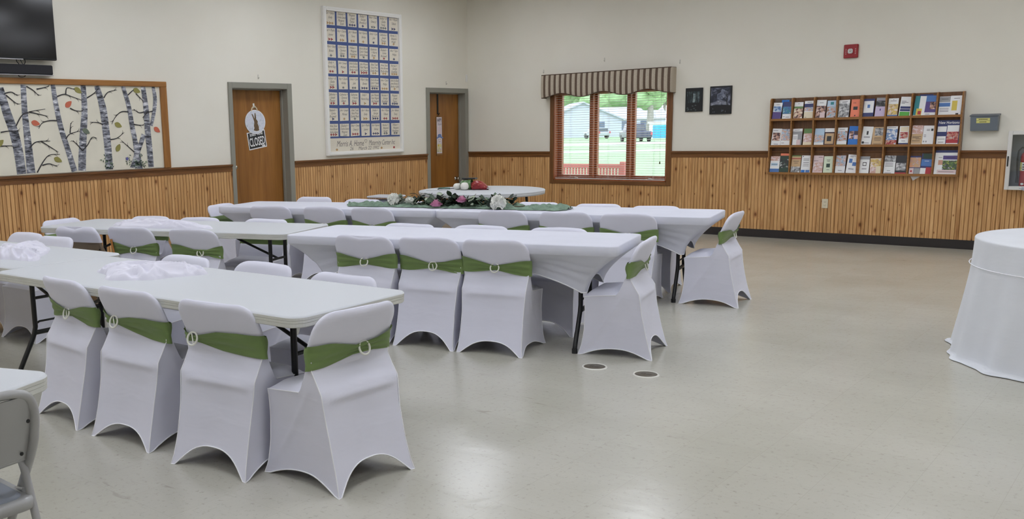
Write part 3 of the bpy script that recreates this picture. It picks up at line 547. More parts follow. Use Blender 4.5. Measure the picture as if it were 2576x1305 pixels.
# (column, slot, row, base, [(u0,v0,u1,v1,colour)...], ink lines [(u0,u1,v)...], width, height, lean roll, label)
BR = [
 (0,0,2,'w',[(0,0,1,.44,'v'),(.04,.46,.96,.78,'1')],[(.3,.7,.88)],.105,.205,-2,'white and violet brochure with a blue mountain, top left pocket of the left rack'),
 (0,1,2,'n',[(0,0,1,.3,'w'),(0,.32,1,.72,'2')],[(.1,.3,.14),(.4,.8,.12)],.105,.215,0,'navy brochure with a teal operating room photo, second in the top row'),
 (1,0,2,'w',[(0,0,1,.62,'3'),(0,.62,1,.74,'g')],[(.4,.6,.9)],.105,.205,0,'white and green brochure with a basket of food, top row of the left rack'),
 (1,1,2,'w',[(0,.42,1,.64,'8'),(0,.64,1,.84,'n'),(0,0,1,.38,'c')],[(.3,.8,.92),(.1,.3,.08)],.105,.215,1,'brochure with a blue wave over a sleeping person, top row of the left rack'),
 (2,0,2,'w',[(0,0,1,.68,'4'),(.45,0,.95,.32,'P')],[(.3,.7,.85)],.11,.22,-1,'brochure with two people in dark clothes and a pink card, top row'),
 (2,1,2,'l',[(0,0,1,.66,'5'),(.35,.76,.7,.92,'t')],[],.105,.21,0,'pale teal brochure with two children face to face, top row'),
 (3,0,2,'w',[(0,0,1,.8,'6')],[(.3,.8,.9),(.3,.7,.85)],.12,.21,1,'grey black and white photo brochure beside the orange one, top row'),
 (3,1,2,'o',[(.25,.42,.7,.6,'k'),(.42,.08,.55,.14,'q')],[(.2,.5,.8)],.105,.215,0,'orange brochure with a black emblem, top row of the left rack'),
 (4,0,2,'n',[(.05,.24,.95,.88,'w'),(.38,.5,.62,.68,'b')],[(.25,.75,.45),(.3,.7,.4)],.12,.215,0,'navy holder with a white card and blue emblem, top left pocket of the right rack'),
 (4,1,2,'p',[(.0,.54,1,.86,'A'),(0,.88,1,1,'m'),(.44,.32,.56,.42,'v')],[],.105,.22,-2,'lilac leaflet with a dark leaf picture, top row of the right rack'),
 (5,0,2,'w',[(0,.1,1,.68,'7'),(0,0,1,.09,'b')],[(.2,.8,.86),(.45,.55,.92)],.105,.21,0,'brochure of a smiling family above a blue strip, top row of the right rack'),
 (5,1,2,'w',[(.06,0,.94,.22,'G'),(.06,.25,.94,.36,'n'),(.06,.38,.94,.5,'n')],[(.1,.5,.76),(.1,.7,.7),(.1,.4,.65)],.12,.22,-3,'white leaflet with navy and bright green bands, top row of the right rack'),
 (6,0,2,'w',[(0,.02,.45,1,'t'),(.25,.02,.75,.36,'y'),(.4,.06,.7,.24,'r')],[],.12,.222,-3,'teal and white leaflet with a yellow ball, top row of the right rack'),
 (6,1,2,'v',[(0,0,1,.16,'w'),(.0,.7,1,1,'b'),(.45,.32,.95,.68,'4')],[(.1,.5,.08)],.115,.225,-1,'violet and blue brochure with a group of people, top row of the right rack'),
 (7,0,2,'w',[(0,.46,1,.66,'b'),(0,.7,.98,.98,'m')],[(.2,.8,.86),(.1,.9,.36),(.1,.9,.28),(.1,.9,.2)],.11,.21,0,'white leaflet with a blue photo band and a table of text, last top pocket'),
 (7,1,2,'w',[(.15,.24,.62,.74,'y'),(.55,0,.8,.1,'k')],[(.3,.8,.86)],.11,.215,0,'white leaflet with a yellow block, top right corner of the right rack'),
 (0,0,1,'w',[(.08,.28,.9,.76,'4')],[(.1,.6,.88),(.3,.8,.08)],.115,.21,-2,'white leaflet with a square dark photo, middle row at the window end'),
 (0,1,1,'w',[(0,.3,1,1,'8')],[(.1,.4,.15)],.11,.205,0,'leaflet with standing people over a white panel, middle row left rack'),
 (1,0,1,'m',[(0,.84,1,1,'w'),(.05,0,.55,.66,'w'),(.45,0,.85,.34,'P')],[(.2,.7,.92),(.1,.5,.5),(.1,.5,.4)],.115,.205,1,'grey leaflet with a white sheet and small card, middle row left rack'),
 (1,1,1,'c',[(0,.2,1,.72,'9'),(0,.72,1,1,'g')],[],.1,.205,0,'cream leaflet with a green top and a baby photo, middle row left rack'),
 (2,0,1,'l',[(0,.2,1,.62,'8'),(.02,0,.98,.17,'w')],[],.11,.205,0,'pale sky blue leaflet of a couple leaning together, middle row left rack'),
 (2,1,1,'q',[(0,.78,1,1,'w'),(.08,.08,.92,.7,'T'),(.26,.24,.7,.54,'k')],[(.2,.8,.9)],.115,.205,0,'dark leaflet with a round tan disc, middle row left rack'),
 (3,0,1,'w',[(0,.24,1,.8,'5'),(0,0,1,.05,'g')],[(.2,.7,.9)],.11,.21,0,'leaflet with two people in white coats, middle row left rack'),
 (3,1,1,'B',[(.05,.32,.48,.74,'4'),(.52,.54,.98,.74,'q'),(.55,.32,.98,.52,'P')],[],.115,.225,-1,'bright blue leaflet with a square of faces, middle row left rack'),
 (4,0,1,'w',[(.42,.55,.6,.75,'k'),(.08,.06,.3,.18,'k')],[(.2,.8,.45),(.2,.8,.4),(.3,.8,.1)],.11,.215,-3,'white leaflet with a small black figure, middle row of the right rack'),
 (4,1,1,'T',[(.2,.52,.95,.94,'6')],[(.2,.8,.4),(.15,.85,.33),(.2,.8,.26),(.15,.85,.06)],.115,.21,0,'tan leaflet with a black photo at its top, middle row of the right rack'),
 (5,0,1,'r',[(0,.26,1,1,'H'),(0,.86,1,1,'w'),(0,0,1,.26,'C')],[(.15,.85,.93)],.115,.215,0,'pale blue water leaflet with a white header, middle row of the right rack'),
 (5,1,1,'w',[(.08,.34,.9,.68,'C'),(.1,.7,.9,.96,'c'),(0,0,1,.1,'n')],[(.3,.7,.2)],.1,.215,0,'white and cream leaflet with an orange hands photo, middle row of the right rack'),
 (6,0,1,'T',[(0,.56,1,1,'9'),(0,0,.9,.05,'w')],[(.1,.9,.42),(.1,.7,.36),(.4,.9,.3),(.1,.8,.2)],.115,.22,0,'brown leaflet of a sleeping baby with dark writing, middle row right rack'),
 (6,1,1,'w',[(.7,.72,.9,.84,'k'),(.08,.12,.2,.2,'m'),(.3,.12,.42,.2,'m')],[(.3,.6,.8),(.3,.6,.74),(.1,.3,.5),(.1,.3,.42)],.13,.215,-1,'white leaflet with a small black diamond, middle row of the right rack'),
 (0,0,0,'w',[(0,0,1,.24,'b'),(0,.72,1,1,'9'),(.1,.42,.8,.58,'l')],[(.15,.8,.5)],.115,.205,0,'white leaflet with a blue wave at its foot, bottom left pocket'),
 (0,1,0,'d',[(0,.88,1,1,'o'),(0,.24,1,.7,'D')],[(.3,.8,.06)],.11,.24,0,'dark green leaflet of horses with an orange top, bottom row left rack'),
 (1,0,0,'T',[(0,0,1,.36,'6'),(0,.8,1,.84,'r'),(0,.94,1,1,'g')],[(.2,.8,.66),(.3,.7,.56)],.11,.215,0,'tan leaflet with black cows at its foot, bottom row left rack'),
 (1,1,0,'w',[(.05,.02,.45,.17,'B'),(.52,.02,.95,.17,'b'),(.1,.92,.2,.97,'n')],[(.2,.8,.8),(.2,.8,.72),(.2,.8,.6),(.2,.8,.5),(.2,.8,.4)],.11,.215,0,'white letter leaflet with two blue squares at its foot, bottom row left rack'),
 (2,0,0,'P',[(0,.1,1,.6,'9')],[(.5,.9,.9),(.05,.5,.7)],.115,.215,0,'pink white leaflet showing a hand, bottom row left rack'),
 (2,1,0,'e',[(.3,.34,.7,.56,'d')],[(.3,.7,.78),(.35,.65,.7),(.35,.65,.2)],.105,.205,1,'pale green leaflet with a dark green square, bottom row left rack'),
 (3,0,0,'w',[(0,.4,1,1,'8')],[(.3,.7,.16)],.11,.215,0,'leaflet of people reading over a white panel, bottom row left rack'),
 (3,1,0,'w',[(.15,.55,.45,.78,'b'),(.5,.4,.85,.6,'b')],[(.2,.7,.93),(.2,.5,.88),(.2,.7,.25),(.2,.7,.2)],.125,.22,-4,'white sheet with two blue pictures, tilted, bottom row left rack'),
 (4,0,0,'m',[(.0,.0,1,.82,'w'),(.3,.45,.7,.66,'k'),(.36,.49,.64,.62,'w')],[(.25,.75,.3),(.25,.75,.25)],.105,.205,0,'white leaflet with a round black seal, bottom row of the right rack'),
 (4,1,0,'c',[(0,.0,.55,.44,'9'),(.0,.48,1,.95,'7')],[],.135,.18,2,'two cream cards with baby photos, bottom row of the right rack'),
 (5,0,0,'m',[(0,0,1,.66,'w'),(0,.68,1,1,'6')],[(.1,.8,.58),(.1,.8,.5),(.1,.8,.42),(.3,.6,.18),(.1,.7,.06)],.125,.215,0,'white letter sheet under a dark photo strip, bottom row of the right rack'),
 (5,1,0,'k',[(0,0,1,.09,'r'),(.05,.2,.95,.6,'6')],[],.115,.215,0,'black leaflet with a red foot, bottom row of the right rack'),
 (6,0,0,'n',[(0,.38,1,.92,'0'),(0,0,.42,.34,'P'),(.45,0,1,.34,'m'),(.12,.12,.28,.22,'r')],[],.115,.21,0,'leaflet of an orange city view with small cards below, bottom row right rack'),
 (6,1,0,'n',[(0,.4,1,.72,'b'),(0,0,.5,.3,'w'),(.5,0,1,.34,'r'),(.1,.75,1,1,'d')],[(.3,.7,.64)],.12,.235,-2,'blue leaflet with white and red cards below, bottom row of the right rack'),
 (7,0,1,'n',[(.02,.02,.42,.34,'w'),(.02,.52,.42,.74,'w'),(.45,.14,.97,.52,'C'),(.45,.52,.97,.78,'w'),(.45,0,.97,.12,'w'),(.45,.06,.97,.2,'r')],[(.08,.38,.22),(.1,.34,.1),(.08,.38,.64),(.5,.9,.7)],.225,.275,0,'navy magazine with white and red panels, last pocket of the middle row'),
 (7,0,0,'w',[(.14,.06,1,.2,'P'),(.36,.2,1,.58,'F'),(.16,.4,.36,.6,'s'),(.36,.62,1,.78,'v'),(.0,.9,1,1,'n')],[(.2,.9,.12),(.5,.9,.7),(.16,.32,.7)],.225,.275,0,'magazine with a violet banner and yellow garden photo, last bottom pocket'),
]
def brochure(c, s, row, base, decs, inks, w, h, tilt, label):
    z = (ZB, Z1, Z2)[row] + 0.001; x0, x1 = RX[c] + 0.011, RX[c + 1] - 0.011
    if w > 0.2: xc = (x0 + x1) / 2; w = min(w, x1 - x0 - 0.006)
    else: w = min(w, (x1 - x0) / 2 - 0.004); xc = (x0 + w / 2 + 0.004) if s == 0 else (x1 - w / 2 - 0.004)
    e_z = z + abs(math.sin(R(tilt))) * w / 2
    mb = MB(); t = 0.004
    mb.box((-w / 2, -t, 0), (w / 2, 0, h), pm(base))
    L = 0.0
    for k, (u0, v0, u1, v1, ch) in enumerate(decs):
        y = -t - 0.0003 - 0.00025 * k
        mb.add([(-w / 2 + w * u0, y, h * v0), (-w / 2 + w * u1, y, h * v0), (-w / 2 + w * u1, y, h * v1), (-w / 2 + w * u0, y, h * v1)], [(0, 1, 2, 3)], shade(ch))
    y = -t - 0.0003 - 0.00025 * len(decs)
    for u0, u1, v in inks:
        q = 0.0022; mb.add([(-w / 2 + w * u0, y, h * v - q), (-w / 2 + w * u1, y, h * v - q), (-w / 2 + w * u1, y, h * v + q), (-w / 2 + w * u0, y, h * v + q)], [(0, 1, 2, 3)], pm('k') if base not in 'kndqv' or v < .3 else pm('w'))
    if c == 7 and row == 1: put_text(mb, 'New Horizons', 0.042, pm('w'), lambda a, b: (a, y - 0.0003, h * .89 + b), shear=0.0, bold=0.0006, sx=0.8)
    lean = R(10)
    o = mb.build('magazine' if w > 0.2 else 'brochure', loc=(xc, -RD + 0.014 + 0.002 * s, e_z), rot=(0, 0, 0))
    o.rotation_euler = (Matrix.Rotation(-lean, 4, 'X') @ Matrix.Rotation(R(-tilt), 4, 'Y')).to_euler()
    tag(o, label, 'magazine' if w > 0.2 else 'brochure', 'brochures in the oak racks')
for a in BR: brochure(*a)
mb = MB(); mb.box((-0.1, -0.003, 0), (0.1, 0, 0.255), m_glass('clear_acrylic', 0.12, (0.9, 0.92, 0.95, 1))); mb.add([(-0.02, -0.0035, 0.17), (0.07, -0.0035, 0.17), (0.07, -0.0035, 0.235), (-0.02, -0.0035, 0.235)], [(0, 1, 2, 3)], pm('B'))
o = mb.build('acrylic_holder', loc=(4.93, -0.062, Z2 + 0.001), rot=(R(-4), 0, 0)); tag(o, 'clear acrylic sheet holder standing behind the first two top row brochures', 'holder')
mb = MB(); mb.add([(-0.045, 0, 0), (0.06, 0, 0.0), (0.055, -0.004, -0.004), (-0.02, -0.012, -0.05), (-0.045, 0, -0.001), (0.06, 0.001, 0)], [(0, 1, 2, 3)], PAPER)
mb = MB(); mb.prism([(-0.045, 0.0), (0.062, 0.0), (-0.016, -0.052)], -0.0006, 0.0006, PAPER, 'y'); o = mb.build('paper_slip', loc=(6.44, -0.06, ZB - 0.021)); tag(o, 'corner of white paper poking out below the right rack', 'paper')
o = MB().box((-0.06, -0.004, 0), (0.075, 0, 0.24), pm('n')).build('brochure', loc=(6.49, -0.045, Z2 + 0.001), rot=(R(-3), 0, 0)); tag(o, 'plain navy booklet standing behind the teal leaflet in the top row', 'brochure', 'brochures in the oak racks')

# ------------------------------------------------------------------ left wall: birch mural, television, sound bar, door signs, quilt
TRUNKS = [[(-7.653, 1.973, 0.037), (-7.608, 1.746, 0.045), (-7.552, 1.545, 0.048), (-7.519, 1.327, 0.049), (-7.507, 1.121, 0.049)], [(-7.409, 2.006, 0.028), (-7.418, 1.746, 0.031), (-7.413, 1.47, 0.037), (-7.406, 1.124, 0.047)], [(-7.091, 2.015, 0.024), (-7.073, 1.805, 0.028), (-7.037, 1.566, 0.029), (-6.982, 1.354, 0.03), (-6.924, 1.119, 0.034)], [(-6.748, 2.014, 0.029), (-6.753, 1.761, 0.034), (-6.786, 1.532, 0.041), (-6.818, 1.303, 0.044), (-6.837, 1.123, 0.044)], [(-6.589, 2.011, 0.03), (-6.535, 1.777, 0.042), (-6.517, 1.528, 0.043), (-6.509, 1.339, 0.043), (-6.51, 1.122, 0.046)], [(-6.27, 2.016, 0.022), (-6.217, 1.809, 0.028), (-6.189, 1.586, 0.03), (-6.164, 1.426, 0.03), (-6.149, 1.264, 0.041), (-6.17, 1.119, 0.084)], [(-6.017, 2.021, 0.028), (-5.995, 1.777, 0.034), (-5.993, 1.551, 0.038), (-5.985, 1.356, 0.038), (-5.978, 1.122, 0.035)], [(-5.884, 2.017, 0.019), (-5.868, 1.875, 0.025), (-5.9, 1.713, 0.023), (-5.943, 1.583, 0.019)], [(-6.046, 1.488, 0.03), (-6.114, 1.344, 0.026), (-6.149, 1.264, 0.026)]]
BRANCHES = [[(-7.38, 1.992), (-7.306, 1.95), (-7.256, 1.899)], [(-7.274, 1.965), (-7.194, 1.981), (-7.136, 1.996)], [(-7.057, 1.894), (-6.973, 1.918), (-6.893, 1.896), (-6.778, 1.86)], [(-6.957, 1.918), (-6.934, 1.985), (-6.837, 1.964)], [(-7.079, 1.649), (-7.16, 1.65), (-7.242, 1.628), (-7.286, 1.57)], [(-7.523, 1.602), (-7.453, 1.703), (-7.373, 1.739), (-7.197, 1.768)], [(-7.373, 1.739), (-7.172, 1.694)], [(-7.398, 1.381), (-7.322, 1.438), (-7.171, 1.442)], [(-7.274, 1.444), (-7.091, 1.327)], [(-7.343, 1.128), (-7.261, 1.243), (-7.191, 1.301), (-7.077, 1.304)], [(-7.281, 1.199), (-7.199, 1.211), (-7.113, 1.177)], [(-6.717, 1.883), (-6.635, 1.929), (-6.561, 1.992)], [(-6.92, 1.776), (-6.855, 1.75), (-6.771, 1.746)], [(-6.997, 1.46), (-6.943, 1.512), (-6.823, 1.54)], [(-6.942, 1.52), (-6.925, 1.625)], [(-6.815, 1.333), (-6.869, 1.396), (-6.916, 1.443)], [(-6.815, 1.333), (-6.75, 1.393), (-6.692, 1.469), (-6.632, 1.46)], [(-6.517, 1.885), (-6.459, 1.947), (-6.349, 1.972)], [(-6.223, 1.737), (-6.314, 1.738), (-6.391, 1.683), (-6.443, 1.605)], [(-6.55, 1.598), (-6.592, 1.622), (-6.704, 1.631)], [(-6.474, 1.441), (-6.392, 1.455), (-6.296, 1.516)], [(-6.184, 1.297), (-6.253, 1.356), (-6.339, 1.43)], [(-6.169, 1.602), (-6.104, 1.593), (-6.038, 1.592)], [(-6.114, 1.936), (-6.026, 1.858)], [(-6.217, 1.919), (-6.139, 1.976), (-6.103, 1.96)], [(-6.026, 1.737), (-6.093, 1.729), (-6.155, 1.769)], [(-5.911, 1.745), (-5.979, 1.729), (-6.05, 1.673)], [(-7.614, 1.917), (-7.538, 1.932), (-7.481, 1.897)], [(-7.6, 1.903), (-7.531, 1.846), (-7.481, 1.811)], [(-7.687, 1.54), (-7.589, 1.553), (-7.49, 1.551)], [(-7.707, 1.405), (-7.58, 1.408)]]
LEAVES = [(-6.812, 1.96, 'o'), (-6.099, 1.968, 'o'), (-6.933, 1.818, 'r'), (-7.313, 1.626, 'r'), (-6.755, 1.536, 'g'), (-6.362, 1.596, 'o'), (-5.869, 1.537, 'r'), (-6.382, 1.351, 'o'), (-7.102, 1.248, 'o'), (-7.701, 1.436, 'o')]
mu = empty('birch_mural', (0, -6.9, 1.11), label='long painting of grey birch trunks and loose leaves in an oak frame', cat='painting')
mb = MB(); mb.M = Matrix.Translation((0, 6.9, -1.11))
CRM = mat('mural_cream', rgb(222, 217, 200), 0.6, noise_amt=0.05, nscale=4.0); Y0 = -8.35
mb.box((0.001, Y0 + 0.05, 1.112), (0.014, -5.80, 2.02), CRM)
def side(pts, ws):
    out = []
    for i, (a, w) in enumerate(zip(pts, ws)):
        t = Vector(pts[min(i + 1, len(pts) - 1)]) - Vector(pts[max(i - 1, 0)]); t.normalize(); n = Vector((t.y, -t.x)); out.append((Vector(a) + n * w, Vector(a) - n * w))
    return out
def ribbon(mb, pts, ws, x, m):
    s = side(pts, ws); v = [(x, p.x, p.y) for q in s for p in q]
    mb.add(v, [(2 * i, 2 * i + 1, 2 * i + 3, 2 * i + 2) for i in range(len(pts) - 1)], m)
def smooth_path(pts, n=5):
    out = []; P = [Vector(p) for p in pts]
    for i in range(len(P) - 1):
        a, b, c, d = P[max(i - 1, 0)], P[i], P[i + 1], P[min(i + 2, len(P) - 1)]
        for k in range(n):
            t = k / n; out.append(0.5 * ((2 * b) + (c - a) * t + (2 * a - 5 * b + 4 * c - d) * t * t + (3 * b - a - 3 * c + d) * t ** 3))
    out.append(P[-1]); return [tuple(q) for q in out]
extra = [[(y - 0.95, z, w) for y, z, w in TRUNKS[2]], [(y - 1.12, z, w) for y, z, w in TRUNKS[3]]]
for i, T in enumerate(TRUNKS + extra):
    sp = smooth_path([(y, min(max(z, 1.113), 2.018)) for y, z, w in T]); k = len(sp) - 1; ws = []
    for j in range(k + 1):
        q = j / k * (len(T) - 1); a = min(int(q), len(T) - 2); ws.append(T[a][2] + (T[a + 1][2] - T[a][2]) * (q - a))
    ribbon(mb, sp, ws, 0.0152 + 0.0003 * i, BIRCH)
BRM = mat('mural_branch', rgb(48, 46, 48), 0.6)
for b in BRANCHES:
    sp = smooth_path(b); n = len(sp)
    for q in (.55, .8):
        i = int(q * (n - 1)); p0 = Vector(sp[i]); dr = (Vector(sp[min(i + 1, n - 1)]) - Vector(sp[i - 1])).normalized(); sgn = 1 if (i + n) % 2 else -1; pr = Vector((dr.x * .8 - sgn * dr.y * .6, dr.y * .8 + sgn * dr.x * .6)); tw = [tuple(p0 + pr * .055 * k / 4 + dr * .01 * math.sin(k)) for k in range(5)]; ribbon(mb, [(a, min(c, 2.015)) for a, c in tw], [.0032 - .0006 * k for k in range(5)], 0.0188, BRM)
    ribbon(mb, sp, [0.0062 * (1 - 0.8 * j / (n - 1)) + 0.001 for j in range(n)], 0.0190, BRM)
LFC = {'o': mat('mural_leaf_olive', rgb(142, 136, 72), 0.6), 'r': mat('mural_leaf_rust', rgb(196, 104, 78), 0.6), 'g': mat('mural_leaf_grey', rgb(106, 116, 100), 0.6)}
for i, (y, z, k) in enumerate(LEAVES):
    a = R([-35, -20, 40, -15, -30, -25, -35, 60, -25, 40][i]); pts = []
    for j in range(16):
        t = 2 * math.pi * j / 16; r = 0.036 * (0.55 + 0.45 * abs(math.cos(t)) ** 1.5); px, pz = 0.046 * math.cos(t), 0.027 * math.sin(t) * abs(math.sin(t)) ** 0.45 * (1 - 0.3 * math.cos(t)); pts.append((y + px * math.cos(a) - pz * math.sin(a), z + px * math.sin(a) + pz * math.cos(a)))
    mb.prism(pts, 0.014, 0.0195, LFC[k], 'x')
FERN = [mat('mural_fern_green', rgb(52, 74, 62), 0.6), mat('mural_fern_light', rgb(104, 128, 96), 0.6)]
for cy in (-6.52, -6.19, -6.08):
    for i in range(26):
        a = random.uniform(0.3, 2.8); r = random.uniform(0.02, 0.17); y, z = cy + r * math.cos(a) * 0.7, 1.118 + r * math.sin(a); q = random.uniform(0, 6.28)
        mb.prism([(y + 0.016 * math.cos(q), z + 0.016 * math.sin(q)), (y + 0.006 * math.cos(q + 1.6), z + 0.006 * math.sin(q + 1.6)), (y - 0.016 * math.cos(q), z - 0.016 * math.sin(q)), (y - 0.006 * math.cos(q + 1.6), z - 0.006 * math.sin(q + 1.6))], 0.0192, 0.0197, FERN[i % 3 == 0], 'x')
mb.prism([(-6.282 + 0.018 * math.cos(t) * (1 + .2 * math.cos(5 * t)), 1.228 + 0.018 * math.sin(t) * (1 + .2 * math.cos(5 * t))) for t in [6.283 * i / 20 for i in range(20)]], 0.0192, 0.0198, mat('mural_flower_blue', rgb(92, 92, 150), 0.6), 'x')
mb.build('painted_panel', mu)
mb = MB(); mb.M = Matrix.Translation((0, 6.9, -1.11))
mb.box((0.001, Y0, 2.014), (0.035, -5.715, 2.073), MURFX, 0.004); mb.box((0.001, -5.800, 1.106), (0.034, -5.716, 2.014), MURFZ, 0.004); mb.box((0.001, Y0, 1.106), (0.034, Y0 + 0.06, 2.014), MURFZ, 0.004); mb.build('oak_frame', mu)

tv = empty('television', (0.07, -7.68, 2.60), label='large black flat television on the wall above the birch mural', cat='television')
mb = MB(); mb.box((-0.02, -0.615, -0.35), (0.03, 0.615, 0.36), MATB, 0.008); mb.build('housing', tv)
mb = MB(); mb.box((0.029, -0.605, -0.335), (0.032, 0.605, 0.352), GLOSSB); mb.build('screen', tv)
mb = MB(); mb.box((0.02, -0.25, -0.354), (0.034, 0.25, -0.346), SILV); mb.build('trim_strip', tv)
mb = MB(); mb.box((-0.069, -0.2, -0.2), (-0.02, 0.2, 0.2), BLACKM, 0.004); mb.build('wall_mount', tv)
sb = empty('sound_bar', (0.0, -7.68, 2.15), label='black sound bar mounted between the television and the mural', cat='speaker')
mb = MB(); mb.box((0.02, -0.565, -0.045), (0.085, 0.57, 0.052), mat('speaker_cloth_black', rgb(22, 21, 28), 0.7, bump=0.1, bscale=500), 0.01); mb.build('body', sb)
mb = MB(); mb.box((0.02, -0.565, -0.053), (0.088, 0.57, -0.045), SILV, 0.002); mb.build('bottom_trim', sb)
mb = MB()
for y in (-0.3, 0.3): mb.box((0.001, y - 0.03, -0.03), (0.02, y + 0.03, 0.03), BLACKM)
mb.build('bracket', sb)
mb = MB(); mb.tube(smooth_path([(0.05, -7.47, 2.26), (0.05, -7.475, 2.235), (0.05, -7.455, 2.21), (0.05, -7.45, 2.195)]), 0.004, DARK, 6); mb.tube(smooth_path([(0.05, -7.40, 2.265), (0.05, -7.385, 2.24), (0.05, -7.39, 2.215), (0.05, -7.41, 2.197)]), 0.004, DARK, 6); mb.tube([(0.05, -7.44, 2.26), (0.05, -7.41, 2.20)], 0.003, DARK, 6)
tag(mb.build('power_cord'), 'black cables looping between the television and the sound bar', 'cable')
mb = MB(); mb.tube(smooth_path([(0.05, -7.47, 2.105), (0.05, -7.46, 2.085), (0.05, -7.43, 2.08), (0.05, -7.40, 2.088), (0.05, -7.395, 2.105)]), 0.004, DARK, 6)
tag(mb.build('power_cord'), 'black cable loop hanging just under the sound bar', 'cable')

# bunny plaque and CLOSED sign on door_1 (door face at x = -0.12); points are (right, up) on the door
def bunny(mb, sc, x0, x1, m, off=(0, 0)):
    P = [(300, 550), (290, 545), (300, 525), (295, 500), (300, 475), (300, 455), (290, 425), (275, 385), (276, 375), (290, 390), (305, 425), (308, 395), (312, 365), (320, 375), (325, 410), (325, 430), (335, 440), (345, 460), (340, 470), (345, 485), (355, 510), (355, 535), (360, 545), (345, 552), (320, 555)]
    pts = smooth_path([((x - 317) * sc[0] + off[0], (460 - y) * sc[1] + off[1]) for x, y in P + P[:1]], 3)[:-1]
    mb.prism(pts, x0, x1, m, 'x')
bp = empty('bunny_plaque', (-0.118, -4.315, 1.614), label='round pale plaque with a brown bunny silhouette hanging on the wooden door', cat='plaque')
mb = MB(); ov = [(0.165 * math.cos(t), 0.151 * math.sin(t)) for t in [6.2832 * i / 48 for i in range(48)]]
mb.prism(ov, 0.001, 0.010, mat('plaque_white', rgb(226, 226, 230), 0.5), 'x'); mb.prism([(a * .93, b * .93) for a, b in ov], 0.010, 0.0105, m_photo('plaque_floral', [rgb(176, 182, 196), rgb(214, 218, 228), rgb(206, 206, 222)], 30.0), 'x'); mb.build('plate', bp)
mb = MB(); bunny(mb, (0.00152, 0.00132), 0.0105, 0.0125, mat('bunny_white_edge', rgb(228, 228, 230), 0.6)); mb.build('silhouette_border', bp)
mb = MB(); bunny(mb, (0.00130, 0.00120), 0.0125, 0.0145, mat('bunny_brown', rgb(106, 86, 62), 0.8)); mb.build('silhouette', bp)
mb = MB(); mb.tube([(0.008, -0.06, 0.135), (0.008, -0.045, 0.17), (0.008, -0.02, 0.195)], 0.009, mat('beige_ribbon', rgb(214, 196, 164), 0.8), 6); mb.tube([(0.008, 0.04, 0.14), (0.008, 0.03, 0.165), (0.008, 0.0, 0.195)], 0.009, MATS['beige_ribbon'], 6); mb.build('ribbon', bp)
hk = empty('door_hook', (-0.12, -4.325, 1.815), rotz=R(90), label='white adhesive hook holding the bunny plaque on the door', cat='hook')
mb = MB(); mb.box((-0.014, -0.006, -0.03), (0.014, -0.0005, 0.03), RING, 0.004); mb.tube([(0, -0.006, -0.012), (0, -0.02, -0.02), (0, -0.024, -0.005)], 0.006, RING, 6); mb.build('hook_body', hk)
cs = empty('closed_sign', (-0.119, -4.295, 1.385), label='black and white CLOSED sign tilted under the bunny plaque', cat='sign'); cs.rotation_euler = (R(8), 0, 0)
mb = MB(); mb.box((0.0, -0.148, -0.105), (0.003, 0.148, 0.115), PAPER, 0.0); mb.box((0.003, -0.136, -0.092), (0.0036, 0.136, 0.104), mat('sign_black', rgb(34, 34, 38), 0.5))
f = lambda a, b: (0.0042, a, b)
put_text(mb, 'CLOSED', 0.112, PAPER, lambda a, b: (0.0042, a, b * 1.35 - 0.02), bold=0.002, sx=0.62)
put_text(mb, "SORRY WE'RE", 0.044, PAPER, lambda a, b: (0.0042, a, b + 0.076), bold=0.0015, sx=0.78)
mb.box((0.0036, 0.07, -0.09), (0.0042, 0.12, -0.072), PAPER); mb.build('sign_board', cs)

# narrow bunny sign on door_2
es = empty('bunny_door_sign', (-0.118, -0.606, 1.37), label='tall narrow bunny sign with a blue hat hanging on the corner door', cat='sign')
mb = MB(); mb.box((0.0, -0.068, -0.30), (0.012, 0.068, 0.29), mat('sign_wood_edge', rgb(150, 116, 78), 0.6)); mb.box((0.012, -0.064, -0.275), (0.013, 0.064, 0.285), mat('sign_face_pale', rgb(220, 210, 214), 0.5))
put_text(mb, 'HAPPY', 0.058, mat('sign_letters', rgb(66, 62, 78), 0.6), lambda a, b: (0.0135, a, b * 1.3 + 0.235), bold=0.001, sx=0.62)
put_text(mb, 'Easter', 0.045, mat('sign_letters_soft', rgb(120, 108, 130), 0.6), lambda a, b: (0.0135, a + 0.01, b + 0.175), sx=0.8, shear=0.3)
mb.build('sign_board', es)
PNK = mat('bunny_pink', rgb(226, 196, 206), 0.6); PLB = mat('bunny_white', rgb(230, 222, 222), 0.6)
mb = MB()
for s, l in ((-1, 0.02), (1, 0.035)):
    ear = [(s * 0.026 + s * 0.018 * math.sin(t) + s * l * 0.2 * (math.cos(t) + 1), 0.075 + 0.085 * -math.cos(t)) for t in [6.2832 * i / 18 for i in range(18)]]
    mb.prism(ear, 0.013, 0.015, PLB, 'x'); mb.prism([((a - s * 0.028) * .5 + s * 0.028, (b - 0.075) * .8 + 0.075) for a, b in ear], 0.015, 0.0155, PNK, 'x')
mb.prism([(0.056 * math.cos(t), -0.07 + 0.056 * math.sin(t)) for t in [6.2832 * i / 24 for i in range(24)]], 0.013, 0.016, PLB, 'x')
for s in (-1, 1):
    mb.prism([(s * 0.02 + 0.005 * math.cos(t), -0.06 + 0.006 * math.sin(t)) for t in [6.2832 * i / 10 for i in range(10)]], 0.016, 0.0165, INK, 'x'); mb.prism([(s * 0.032 + 0.011 * math.cos(t), -0.082 + 0.009 * math.sin(t)) for t in [6.2832 * i / 10 for i in range(10)]], 0.016, 0.0163, PNK, 'x')
mb.tube([(0.0165, -0.018, -0.088), (0.0165, 0, -0.098), (0.0165, 0.018, -0.088)], 0.002, INK, 5); mb.build('bunny_head', es)
